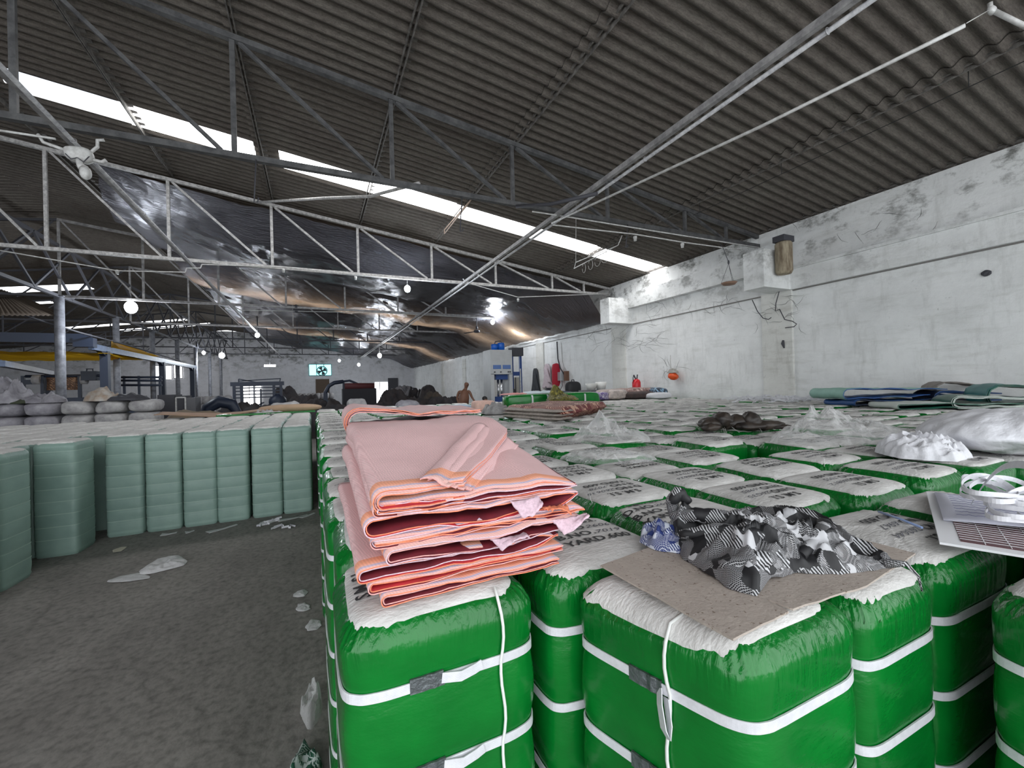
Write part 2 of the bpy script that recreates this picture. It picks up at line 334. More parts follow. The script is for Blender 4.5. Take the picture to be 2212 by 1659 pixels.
# lattice girder along the ridge line with X bracing
m0 = thing('ridge_girder', (XR, 6, BOT), 'long lattice girder with crossed bracing along the row of round posts', 'girder')
m = MB(); m.bar((0, 0, 0), (0, 39, 0), .09); m.build('bottom_chord', M_DRK, m0)
m = MB(); m.bar((0, 0, 1.55), (0, 39, 1.55), .09); m.build('top_chord', M_DRK, m0)
for i in range(19):
    y = 2.035*i
    m = MB(); m.bar((0, y, 0), (0, y+2.035, 1.55), .055); m.bar((.03, y+2.035, 0), (.03, y, 1.55), .055); m.build('cross_brace', M_DRK, m0)
M_PST = mat('grey_painted_post', (.26, .27, .30), .5, col2=(.13, .13, .15), nscale=6)
for k in range(7):
    y = 17.5+4.07*k
    m = MB(); m.tube([(XR, y, 0), (XR, y, BOT)], .105 if k else .12, 14); m.box((XR, y, .01), (.34, .34, .02)); m.box((XR, y, BOT-.01), (.3, .3, .02))
    tag(m.build('steel_post', M_PST), ('grey round steel post, %s from the left in the row through the shed' % ORD[k]), 'post', 'round roof posts')
# purlins, one per roof line
M_PUR = mat('purlin_steel', (.22, .205, .19), .7, col2=(.08, .075, .07), nscale=12)
px = [9.55, 7.32, 5.3, 3.3, 1.24, -.84, -2.87, -4.93]
for i, x in enumerate(px):
    m = MB(); z = roof_z(x)
    m.angle((x, -3.8, z), (x, YF-.05, z), .085 if i else .07, .01, 0, 1)
    m.bar((x-.05, -3.8, z-.02), (x-.05, YF-.05, z-.02), .02, .04)
    tag(m.build('purlin', M_PUR), ['dark purlin along the right wall under the eave', 'purlin next to the eave one, under a scalloped sheet lap', 'third purlin up from the right wall', 'fourth purlin up from the right wall, under a scalloped sheet lap', 'fifth purlin up from the right wall', 'sixth purlin up from the right wall', 'seventh purlin up from the right wall', 'uppermost visible purlin, nearest the ridge'][i], 'purlin', 'roof purlins')
for x in (7.32,  9.55):  # hanging wire under the two outer purlins
    m = MB(); z = roof_z(x)-.13; m.tube([(x+.02, y, z-.14*(1 if 1 < y < 11 else 0)) for y in (-3, 1.2, 3, 5, 7, 9, 11.6)], .006, 5)
    for y in (2.3, 4.6, 6.3, 8.6): m.tube([(x+.02, y, z-.14), (x+.02, y, z+.1)], .006, 5)
    tag(m.build('cable_run', mat('black_cable', (.02, .02, .02), .6)), 'thin cable slung on hangers under the %s purlin' % ('second' if x < 9 else 'eave'), 'cable')
# long ties along the shed (twin pipe) under the bottom chords
M_PIP = mat('painted_conduit', (.56, .56, .57), .45, col2=(.30, .30, .32), nscale=14)
for x, lb in ((-2.5, 'left long twin tie pipe running the depth of the shed'), (3.98, 'right long twin tie pipe running the depth of the shed')):
    t = thing('tie_member', (x, -3.6, 4.62), lb, 'tie pipe')
    m = MB(); m.bar((-.03, 0, .035), (-.03, 46, .035), .055, .07); m.build('angle_bar', M_STL, t)
    m = MB(); m.tube([(.05, 0, -.02), (.05, 22, -.03), (.05, 46, -.02)], .022, 8); m.build('conduit', M_PIP, t)
    for k in range(9): m = MB(); m.tube([(.05+.03*math.cos(a), 3.5+2.2*k, -.02+.03*math.sin(a)) for a in [i*PI/4 for i in range(9)]], .004, 4); m.build('clip', M_PIP, t)
# ================================================================ foil lining hung under the far part of the roof
fo = bpy.data.materials.new('dark_foil'); nt, b = nodes(fo); N = nt.nodes; L = nt.links
b.inputs['Base Color'].default_value = (.115, .115, .135, 1); b.inputs['Metallic'].default_value = .85; b.inputs['Roughness'].default_value = .27
tc = N.new('ShaderNodeTexCoord'); mp = N.new('ShaderNodeMapping'); mp.inputs['Scale'].default_value = (1.3, 9, 1); L.new(tc.outputs['Object'], mp.inputs[0])
n = N.new('ShaderNodeTexNoise'); n.inputs['Scale'].default_value = 2.6; n.inputs['Detail'].default_value = 7; n.inputs['Roughness'].default_value = .6; L.new(mp.outputs[0], n.inputs[0])
bp = N.new('ShaderNodeBump'); bp.inputs['Strength'].default_value = .9; bp.inputs['Distance'].default_value = .12; L.new(n.outputs[0], bp.inputs['Height']); L.new(bp.outputs[0], b.inputs['Normal'])
tr = N.new('ShaderNodeBsdfTranslucent'); tr.inputs[0].default_value = (.52, .36, .24, 1); mx = N.new('ShaderNodeMixShader'); mx.inputs[0].default_value = .20
L.new(b.outputs[0], mx.inputs[1]); L.new(tr.outputs[0], mx.inputs[2]); L.new(mx.outputs[0], N['Material Output'].inputs[0])
def foil(u, v):
    y = 12.08+v*(44.6-12.08); x0 = -4.4+.4*fb(y*.4, 3); x = x0+u*(9.44-x0)
    t = (y-12.0) % 5.5/5.5; sag = .42*math.sin(PI*t)**.8*(min(1, (y-12)/1.5))
    base = roof_z(x)-.30-(.30 if y > 14 else .15*(y-12))-sag*(.6+.5*fb(x*.5, y*.3, 2))
    k = max(0, min(1, (x-6.9)/2.54)); k = k*k*(3-2*k)
    if y < 14: k = max(0, min(1, (x-(8.3-.7*(y-12)))/(1.14+.7*(y-12)))); k = k*k*(3-2*k)
    z = base*(1-k)+(3.80+.02*fb(y))*k
    e = max(0, 1-u*6); z += e*e*.15
    z += .07*fb(x*1.1, y*1.7, 5)*(1-abs(2*k-1)*.3)+.02*fb(x*5, y*4, 1)
    if z > roof_z(x)-.14: z = roof_z(x)-.14
    return (x, y, z)
m = MB(); m.grid(foil, 110, 230); tag(m.build('foil_lining', fo), 'dark crinkled foil lining sagging under the roof behind the pale truss', 'foil sheet')
# ================================================================ bales
def plastic(name, c1, c2, rough=.24, wr=.8):
    m = bpy.data.materials.new(name); nt, b = nodes(m); N = nt.nodes; L = nt.links
    tc = N.new('ShaderNodeTexCoord'); n = N.new('ShaderNodeTexNoise'); n.inputs['Scale'].default_value = 3.5; n.inputs['Detail'].default_value = 5; L.new(tc.outputs['Object'], n.inputs[0])
    r = N.new('ShaderNodeValToRGB'); L.new(n.outputs[0], r.inputs[0]); r.color_ramp.elements[0].position = .35; r.color_ramp.elements[1].position = .65
    r.color_ramp.elements[0].color = (*c2, 1); r.color_ramp.elements[1].color = (*c1, 1); L.new(r.outputs[0], b.inputs['Base Color'])
    b.inputs['Roughness'].default_value = rough; b.inputs['Specular IOR Level'].default_value = .4; b.inputs['Coat Weight'].default_value = .15 if rough < .3 else 0; b.inputs['Coat Roughness'].default_value = .10
    # crinkles gather towards the tied top edge
    mp = N.new('ShaderNodeMapping'); mp.inputs['Scale'].default_value = (7, 7, 17); mp.inputs['Rotation'].default_value = (.6, .5, 0); L.new(tc.outputs['Object'], mp.inputs[0])
    n2 = N.new('ShaderNodeTexNoise'); n2.inputs['Scale'].default_value = 1.3; n2.inputs['Detail'].default_value = 5; n2.inputs['Roughness'].default_value = .55; L.new(mp.outputs[0], n2.inputs[0])
    sx = N.new('ShaderNodeSeparateXYZ'); L.new(tc.outputs['Object'], sx.inputs[0]); mz = N.new('ShaderNodeMapRange'); L.new(sx.outputs[2], mz.inputs[0]); mz.inputs[1].default_value = 1.0; mz.inputs[2].default_value = 1.19; mz.inputs[3].default_value = wr*.45; mz.inputs[4].default_value = min(1, wr*1.2)
    b1 = N.new('ShaderNodeBump'); L.new(mz.outputs[0], b1.inputs['Strength']); b1.inputs['Distance'].default_value = .010
    mp3 = N.new('ShaderNodeMapping'); mp3.inputs['Scale'].default_value = (30, 30, 5); L.new(tc.outputs['Object'], mp3.inputs[0]); n3 = N.new('ShaderNodeTexNoise'); n3.inputs['Scale'].default_value = 1.5; n3.inputs['Detail'].default_value = 4; n3.inputs['Distortion'].default_value = .6; L.new(mp3.outputs[0], n3.inputs[0])
    mh = N.new('ShaderNodeMapRange'); L.new(sx.outputs[2], mh.inputs[0]); mh.inputs[1].default_value = 1.05; mh.inputs[2].default_value = 1.16
    mxh = N.new('ShaderNodeMixRGB'); L.new(mh.outputs[0], mxh.inputs[0]); L.new(n2.outputs[0], mxh.inputs[1]); L.new(n3.outputs[0], mxh.inputs[2]); L.new(mxh.outputs[0], b1.inputs['Height'])
    ck = N.new('ShaderNodeTexChecker'); ck.inputs['Scale'].default_value = 330; L.new(tc.outputs['Object'], ck.inputs[0])
    b2 = N.new('ShaderNodeBump'); b2.inputs['Strength'].default_value = .12; b2.inputs['Distance'].default_value = .001; L.new(ck.outputs[1], b2.inputs['Height']); L.new(b1.outputs[0], b2.inputs['Normal']); L.new(b2.outputs[0], b.inputs['Normal'])
    return m
M_GRN = plastic('green_plastic_wrap', (.002, .185, .022), (.001, .110, .014))
M_PALC = mat('pale_cord', (.31, .42, .37), .6)
M_PAL = plastic('pale_green_wrap', (.26, .37, .325), (.21, .31, .275), .42, .35)
M_LAB = mat('woven_label', (.70, .685, .67), .85, col2=(.50, .485, .47), nscale=7, bump=.3, bscale=55, stretch=(1, 2.2, 1), weave=.3, wscale=260)
M_INK = mat('black_ink', (.02, .02, .022), .7)
M_PEN = mat('marker_ink', (.10, .10, .12), .7)
M_STR = mat('white_strap', (.72, .72, .76), .5, noise_=.12, nscale=60, weave=.5, wscale=420)
M_CRP = mat('grey_crimp', (.18, .20, .21), .42, metal=.6, noise_=.3, nscale=40, bump=.3, bscale=90)
M_CRD = mat('white_cord', (.75, .76, .74), .7)
H0 = 1.2; NE = 7.0; RT = .055
def zsup(x, y, w, d, h, s0=.72):
    s = (abs(2*x/w)**NE+abs(2*y/d)**NE)**(1/NE)
    q = max(0, min(1, (s-s0)/(1-s0))); return h-.012*s*s-RT*(1-math.sqrt(1-q*q))
def ringpt(w, d, s, a):
    c, q = math.cos(a), math.sin(a); e = 2/NE
    return math.copysign(abs(c)**e, c)*w/2*s, math.copysign(abs(q)**e, q)*d/2*s
GS = [.13, .32, .51, .69, .87, 1.05]
PS = [.05]+[.05+.13*i for i in range(1, 9)]
def pinch(z, straps, h):
    zs = [0]+straps+[h]; 
    for a, c in zip(zs, zs[1:]):
        if a <= z <= c: return math.sin(PI*(z-a)/(c-a))**.55 if c > a else 0
    return 0
def surf(w, d, seed, a, z, sc, s=1, wr=.004):
    x, y = ringpt(w, d, s, a); wob = 1+.010*fb(math.cos(a)*1.5, math.sin(a)*1.5, z*2.5+seed*9)
    t = wr*fb(x*14+seed, y*14, z*9); return x*sc*wob*(1+t*2), y*sc*wob*(1+t*2), z
def wrap_mb(mb, w, d, h, n, nz, straps, bul, seed, mi=0, gather=0, wr=.004):
    rings = []; zs = [h-RT*1.0 - (h-RT)*(1-(k/nz)) for k in range(nz+1)]
    A = [2*PI*k/n+PI/4 for k in range(n)]
    def P(s, z, sc, k): return surf(w, d, seed, A[k], z, sc, s, wr)
    for z in zs: sc = 1+bul*(pinch(min(z, h), straps, h)-1)-(.03 if z < .02 else 0); rings.append([P(1, z, sc, k) for k in range(n)])
    last = 1+bul*(pinch(h-RT, straps, h)-1)
    for s in (.99, .965, .93, .89, .84, .78, .72, .55, .3):
        r = []
        for k in range(n):
            x, y, _ = P(s, h, 1, k); q = (s-.72)/.28; z = zsup(x, y, w, d, h)
            if s == .99: z = max(z, h-RT*.9)
            if gather and .87 < s < 1: z += gather*math.sin(k*PI*(.9+.2*((k*7+seed) % 3)))*.5+gather*fb(k*.7, seed, s*3)
            r.append((x*(last if s > .95 else (last+1)/2 if s > .85 else 1), y*(last if s > .95 else (last+1)/2 if s > .85 else 1), z))
        rings.append(r)
    vs = [v for r in rings for v in r]; nr = len(rings); vs.append((0, 0, h))
    fs = [(j*n+k, j*n+(k+1) % n, (j+1)*n+(k+1) % n, (j+1)*n+k) for j in range(nr-1) for k in range(n)]
    fs += [((nr-1)*n+k, (nr-1)*n+(k+1) % n, len(vs)-1) for k in range(n)]
    mb.add(vs, fs, mi, True)
def label_mb(mb, w, d, h, cx, cy, lw, ld, seed, mi=0, n=40, corr=0, lift=.0035):
    rings = []
    for s in (1.0, .995, .9, .75, .5, .25):
        r = []
        for k in range(n):
            a = 2*PI*k/n+PI/4; x, y = ringpt(lw, ld, s, a); j = 1+.03*fb(math.cos(a)*3+seed, math.sin(a)*3, 2)+(.012*math.sin(k*2.1+seed) if corr else 0)
            x, y = cx+x*j, cy+y*j; x = max(-w/2*.985, min(w/2*.985, x)); y = max(-d/2*.985, min(d/2*.985, y))
            z = zsup(x, y, w, d, h)+lift+.0015*fb(x*20, y*20, seed)
            if corr: z += corr*math.sin(y*2*PI/.028)*(.4+.6*s)
            if s == 1.0: z -= .009
            r.append((x, y, z))
        rings.append(r)
    vs = [v for r in rings for v in r]; nr = len(rings); vs.append((cx, cy, zsup(cx, cy, w, d, h)+lift))
    fs = [(j*n+k, j*n+(k+1) % n, (j+1)*n+(k+1) % n, (j+1)*n+k) for j in range(nr-1) for k in range(n)]+[((nr-1)*n+k, (nr-1)*n+(k+1) % n, len(vs)-1) for k in range(n)]
    mb.add(vs, fs, mi, True)
_tc = {}
def text_geo(s, size, shear=0):
    key = (s, size, shear)
    if key not in _tc:
        c = bpy.data.curves.new('t', 'FONT'); c.body = s; c.size = size; c.shear = shear; c.resolution_u = 2; c.offset = size*.020 if shear == 0 else 0
        o = bpy.data.objects.new('t', c); COL.objects.link(o); dg = bpy.context.evaluated_depsgraph_get(); ev = o.evaluated_get(dg); me = ev.to_mesh()
        _tc[key] = ([tuple(v.co) for v in me.vertices], [tuple(p.vertices) for p in me.polygons]); ev.to_mesh_clear(); bpy.data.objects.remove(o); bpy.data.curves.remove(c)
    return _tc[key]
def text_mb(mb, w, d, h, lines, rot, ox, oy, mi=0, mpen=None, lift=.0085, corr=0):
    ca, sa = math.cos(rot), math.sin(rot)
    for s, x0, y0, size, pen in lines:
        vs, fs = text_geo(s, size, .35 if pen else 0)
        out = []
        for v in vs:
            x, y = x0+v[0]*(1.12 if not pen else 1.25), y0+v[1]; X, Y = ox+x*ca-y*sa, oy+x*sa+y*ca
            out.append((X, Y, zsup(X, Y, w, d, h)+lift+(corr*math.sin(Y*2*PI/.028)*.6 if corr else 0)))
        mb.add(out, fs, (mpen if (pen and mpen is not None) else mi), False)
def lines_for(dno, bno, big=.046):
    return [('S.M. S.I.', -.03, .088, big, 0), ('D.NO.', -.08, .036, big, 0), (dno, .052, .036, big*.8, 1), ('B.NO.', -.08, -.016, big, 0), (bno, .052, -.016, big*.8, 1), ('YARD.600', -.08, -.068, big, 0)]
def strap_part(t, w, d, z, bul, name='strap', m_=None, wd=.020, n=72, tilt=0, ph=0, seed=0):
    m = MB(); pts = []
    for k in range(n+1):
        a = 2*PI*k/n+PI/4; zz = z+tilt*math.sin(a+ph); x, y, _ = surf(w, d, seed, a, z, 1-bul*.62); l = math.hypot(x, y); pts.append((x+x/l*.0035, y+y/l*.0035, zz))
    m.ribbon(pts, (0, 0, 1), wd, .003); return m.build(name, m_ or M_STR, t)
class Spec: pass
def near_bale(x, y, label, rot=0, dno='260635', bno='7019', w=.44, d=.385, h=H0, rz=0, lab=None, corr=0, straps=True, n=132, nz=70, txt=None, group=None, bul=.040, gather=.006, warp=0):
    t = thing('fabric_bale', (x, y, 0), label, 'bale', group or 'green wrapped fabric bales', rz); sd = R.random()*9
    m = MB(); wrap_mb(m, w, d, h, n, nz, GS, bul, sd, 0, gather); m.build('plastic_wrap', M_GRN, t)
    lx, ly, lw, ld = lab or (0, 0, w*.84, d*.90)
    m = MB(); label_mb(m, w, d, h, lx, ly, lw, ld, sd, 0, 64, corr, .0055); lb = m.build('cloth_label', M_LAB, t)
    tx = txt or (0, 0)
    for ln in lines_for(dno, bno): m = MB(); text_mb(m, w, d, h, [ln], rot, tx[0], tx[1], 0, 0, corr=corr); m.build('handwritten_number' if ln[4] else 'stencilled_text', M_PEN if ln[4] else M_INK, lb)
    if straps:
        for i, z in enumerate(GS): strap_part(t, w, d, z, bul, tilt=R.uniform(-.003, .003), ph=R.random()*6, seed=sd)
    if warp:
        for o in t.children_recursive:
            for v in o.data.vertices:
                if abs(v.co.x) < 1 and v.co.y < .3: v.co.x += warp*max(0, .5-v.co.x/w)*max(0, .5-v.co.y/d)
    return t

A_ = near_bale(.245, 1.055, 'front green bale at the aisle corner, carrying the stack of folded pink cloth', rot=PI/2, w=.43, d=.375, lab=(-.01, -.004, .36, .325), txt=(-.055, -.045), h=1.195)
B_ = near_bale(.705, 1.07, 'green bale labelled 260635 and 7019, between the pink stack and the grey cardboard', 0, '260635', '7019', w=.42, d=.39, lab=(-.01, 0, .355, .35), txt=(.0, 0), h=1.195)
C_ = near_bale(.765, .675, 'big front green bale under the left end of the grey cardboard', PI, w=.47, d=.385, lab=(-.035, .012, .385, .345), h=1.195, rz=.0, txt=(.13, .06), warp=.12)
D_ = near_bale(1.165, .675, 'narrow green bale under the right end of the cardboard', PI, w=.325, d=.375, h=1.19)
E_ = near_bale(1.555, .68, 'green bale labelled 260644 and 6967, half under the clipboard', PI, '260644', '6967', w=.44, d=.38, lab=(0, .01, .40, .345), corr=.0022, txt=(.10, .0), h=1.195)
near_bale(1.50, .225, 'green bale cut off by the right edge of the picture', PI, w=.46, d=.37, h=1.20)
for k_, x_ in enumerate((1.985, 2.45, 2.92)):      # unseen bales added past the frame to block a grey wall reflection
    near_bale(x_, .225, 'added unseen green bale blocking a reflection, %s past the one at the right picture edge' % ORD[k_], PI, w=.45, d=.37, h=1.19, n=48, nz=20)
near_bale(2.03, .675, 'green bale behind the clipboard with a ribbed label', PI, '260701', '7102', w=.44, d=.38, corr=.0022, txt=(.06, 0), straps=False)
# bales with readable labels close to the camera
near_bale(1.165, 1.09, 'green bale labelled 7087, just behind the patterned scarf', 0, '260717', '7087', txt=(-.12, .04), straps=False)
near_bale(1.165, 1.485, 'green bale labelled 7078, behind the bale with the stencilled 7087', PI, '260635', '7078', txt=(.02, .0), straps=False)
near_bale(1.64, 1.14, 'green bale labelled 6985, right of the bale marked 7087', PI, '26G35', '6985', txt=(.03, .0), straps=False)
near_bale(1.64, 1.50, 'green bale labelled 7041, behind the bale marked 6985', PI, '260626', '7041', txt=(.05, .0), straps=False)
near_bale(2.10, 1.10, 'green bale labelled 7055, second to the right of the one marked 7087', PI, '260812', '7055', txt=(.04, .0), straps=False)
near_bale(2.66, 1.13, 'green bale labelled 6991, left of the white cloth bundle', PI, '260530', '6991', txt=(.04, .0), straps=False)
near_bale(2.66, 1.53, 'green bale labelled 7006, behind the bale marked 6991', PI, '260488', '7006', txt=(.04, .0), straps=False)
done = [(.245, 1.055), (.705, 1.07), (.765, .675), (1.165, .675), (1.555, .68), (1.5, .225), (2.03, .675), (1.165, 1.09), (1.165, 1.485), (1.64, 1.14), (1.64, 1.5), (2.1, 1.1), (2.66, 1.13), (2.66, 1.53)]
# extras on the two hero bales
def face_strip(t, name, mt, pts, w, nrm=(0, 0, 1), th=.004): m = MB(); m.ribbon(pts, nrm, w, th); return m.build(name, mt, t)
for t, w, d, cx, sx in ((A_, .43, .375, .115, -.05), (C_, .47, .385, -.05, -.0)):
    if t is A_: S = lambda u, z, o: (u, -d/2*(1-.035+.035*pinch(max(z, .01), GS, H0))-o, z)
    else:
        def S(u, z, o):                                    # on the slanting left side of the second bale
            y = u; k = (1-.035+.035*pinch(max(z, .01), GS, H0)); x = -w/2*k+.12*max(0, .5+.5*k)*max(0, .5-y/d); return (x-o*.93, y-o*.36, z)
    m = MB(); top = (cx, -d/2+.03, 1.195) if t is A_ else (S(cx, 1.15, 0)[0]+.05, cx, 1.194); pts = [top, S(cx, 1.178, -.012)]
    for k in range(46): z = max(.01, 1.150-k*.0255); pts.append(S(cx+.004*math.sin(k*.9), z, .0065))
    m.tube(pts, .0036, 6); m.build('stitching_cord', M_CRD, t)
    for i, z in enumerate(GS[-3:]):
        x0 = sx; dr = 1 if t is A_ else -1; P_ = lambda a, o, dz: S(x0+a*dr, z+dz, o)
        face_strip(t, 'crimp', M_CRP, [P_(-.035, .005, 0), P_(-.01, .0065, 0), P_(.004, .005, 0), P_(.014, .0078, .001), P_(.024, .0055, 0), P_(.035, .006, .001)], .030, th=.005)
        if t is A_: fl = [P_(.03, .008, .001), P_(.07, .013, -.004), P_(.10, .012, 0), P_(.118, .008, .004)]
        else: fl = [P_(.03, .007, 0), P_(.038, .018, -.02), P_(.05, .026, -.055), P_(.058, .022, -.072), P_(.056, .014, -.05), P_(.045, .007, -.01)]
        face_strip(t, 'strap_end', M_STR, fl, .021, (0, 0, 1) if t is A_ else (-.2, -.8, .5), .002)
# ---- field of further bales: shared meshes
def field_mesh(k, lod):
    w, d = .44, .385; m = MB(); n, nz = ((48, 22), (28, 6))[lod]
    wrap_mb(m, w, d, H0, n, nz, GS if lod == 0 else [.4, .8, 1.05], .03, k*3.1, 0, .009)
    label_mb(m, w, d, H0, [0, .01, -.01, .0][k], [0, .01, 0, -.01][k], w*[.86, .82, .88, .84][k], d*[.90, .86, .93, .88][k], k, 1, 40 if lod == 0 else 24, [0, 0, .002, 0][k], .009)
    text_mb(m, w, d, H0, lines_for(['260635', '260712', '260590', '260644'][k], ['7019', '7033', '6958', '7061'][k]), PI, [.04, .05, .02, .06][k], 0, 2, 3, .0125)
    return m.mesh('fabric_bale', [M_GRN, M_LAB, M_INK, M_PEN])
FM = [[field_mesh(k, l) for k in range(4)] for l in (0, 1)]
def inview(x, y, z, mg=60):
    v = Vector((x, y, z-EYE)); a = cam.matrix_world.to_3x3().transposed() @ v
    if a.z > -.15: return False
    px_, py_ = CX-F*a.x/a.z, CY+F*a.y/a.z
    return -mg < px_ < 2212+mg and -mg < py_ < 1659+mg
cells = []
for j in range(26):
    for i in range(20):
        x = .245+.467*i+(.05 if i > 4 else 0)+(.04 if j % 2 and i > 2 else 0); y = 1.07+.405*j
        if x > 9.2 or any(abs(x-a) < .40 and abs(y-c) < .36 for a, c in done): continue
        xx, yy = x+R.uniform(-.018, .018), y+R.uniform(-.006, .006)
        if not inview(xx, yy, 1.2, 140 if y < 4 else 30): continue
        cells.append((math.hypot(xx, yy), i, j, xx, yy))
cells.sort(); stuff = MB(); NF = 0
for dist, i, j, x, y in cells:
    k = R.randrange(4); z = R.uniform(-.022, .012); rz = R.choice([0, 0, 0, PI])+R.uniform(-.02, .02)
    if i == 0 and j < 14:      # aisle side: straps show
        t = thing('fabric_bale', (x, y, z), 'green bale on the aisle side, %s behind the pink cloth stack' % ORD[j-1], 'bale', 'green wrapped fabric bales')
        t.rotation_euler = (0, 0, R.uniform(-.02, .02)); o = bpy.data.objects.new('plastic_wrap', FM[0][k]); COL.objects.link(o); o.parent = t
        for zz in GS: strap_part(t, .44, .385, zz, .03, n=40, seed=k*3.1)
    elif NF < 286 - 14:
        o = bpy.data.objects.new('fabric_bale', FM[0 if dist < 5 else 1][k]); COL.objects.link(o); o.location = (x, y, z); o.rotation_euler = (R.uniform(-.022, .022), R.uniform(-.022, .022), rz)
        tag(o, 'green bale in the %s column from the aisle, %s row from the front' % (ORD[i], ORD[j+1]), 'bale', 'green wrapped fabric bales')
    else:
        me = FM[1][k]; c_, s_ = math.cos(rz), math.sin(rz); o0 = len(stuff.v)
        stuff.v += [(x+v.co.x*c_-v.co.y*s_, y+v.co.x*s_+v.co.y*c_, v.co.z+z) for v in me.vertices]
        for p in me.polygons: stuff.f.append(tuple(q+o0 for q in p.vertices)); stuff.m.append(p.material_index); stuff.sm.append(p.use_smooth)
    NF += 1
print('green field', NF)
if stuff.v: tag(stuff.build('distant_bales', [M_GRN, M_LAB, M_INK, M_PEN]), 'farthest rows of green bales with white tops, by the right wall', 'bales', kind='stuff')
# ---- pale green bales across the aisle
def pale_mesh(k, lod):
    w, d = .365, .405; m = MB()
    wrap_mb(m, w, d, H0, 64 if lod == 0 else 24, 72 if lod == 0 else 5, PS+[H0-.03], .030 if lod == 0 else 0, 20+k*2, 0, .004, .003)
    if lod: label_mb(m, w, d, H0, 0, 0, w*.9, d*.9, 30+k, 1, 24, .003, .006)
    return m.mesh('fabric_bale', [M_PAL, M_LAB])
PM = [[pale_mesh(k, l) for k in range(3)] for l in (0, 1)]
def pale_near(x, y, label, rz=0):
    t = thing('fabric_bale', (x, y, 0), label, 'bale', 'pale green wrapped bales', rz)
    kk = R.randrange(3); o = bpy.data.objects.new('plastic_wrap', PM[0][kk]); COL.objects.link(o); o.parent = t
    m = MB(); label_mb(m, .365, .405, H0, 0, 0, .33, .37, R.random()*9, 0, 40, .002, .006); m.build('cloth_label', M_LAB, t)
    for z in PS[1:]: strap_part(t, .365, .405, z, .030, 'binding_cord', M_PALC, .010, 40, seed=20+kk*2)
    return t
fx = [-2.07, -1.70, -1.335, -.985, -.60, -.24, .11]
fl = ['leftmost pale bale of the straight aisle front', 'second pale bale from the left in the straight aisle front', 'third pale bale from the left in the straight aisle front', 'fourth pale bale, left of the narrow gap in the aisle front',
      'fifth pale bale, right of the narrow gap in the aisle front', 'sixth pale bale from the left in the aisle front', 'seventh pale bale of the aisle front, half hidden by the green block']
for x, lb in zip(fx[:6], fl): pale_near(x, 6.70, lb, R.uniform(-.015, .015))
pale_near(-2.47, 6.22, 'pale bale standing proud of the aisle front, with ribbed side showing', -.04)
pale_near(-2.62, 5.36, 'pale bale by the left picture edge, side turned to the aisle', -.06)
pale_near(-2.60, 4.88, 'nearest pale bale, cut by the left picture edge', -.05)
n_ = 0
for j in range(13):
    for i in range(15):
        x = .10-.365*i+R.uniform(-.01, .01); y = 7.12+.42*(j-5)+R.uniform(-.01, .01)
        if y > 10.1 or (y < 7.0 and x > -2.25) or x > .0 and y < 11: continue
        if x > -2.8 and y < 7.0: continue
        if x < -2.8 and y < 5.0: continue
        if not inview(x, y, 1.2): continue
        o = bpy.data.objects.new('fabric_bale', PM[1][R.randrange(3)]); COL.objects.link(o); o.location = (x, y, R.uniform(-.012, .008)); o.rotation_euler = (0, 0, R.uniform(-.02, .02))
        tag(o, 'pale bale inside the left block, %s column left of the green block, %s row deep' % (ORD[i], ORD[j]), 'bale', 'pale green wrapped bales')
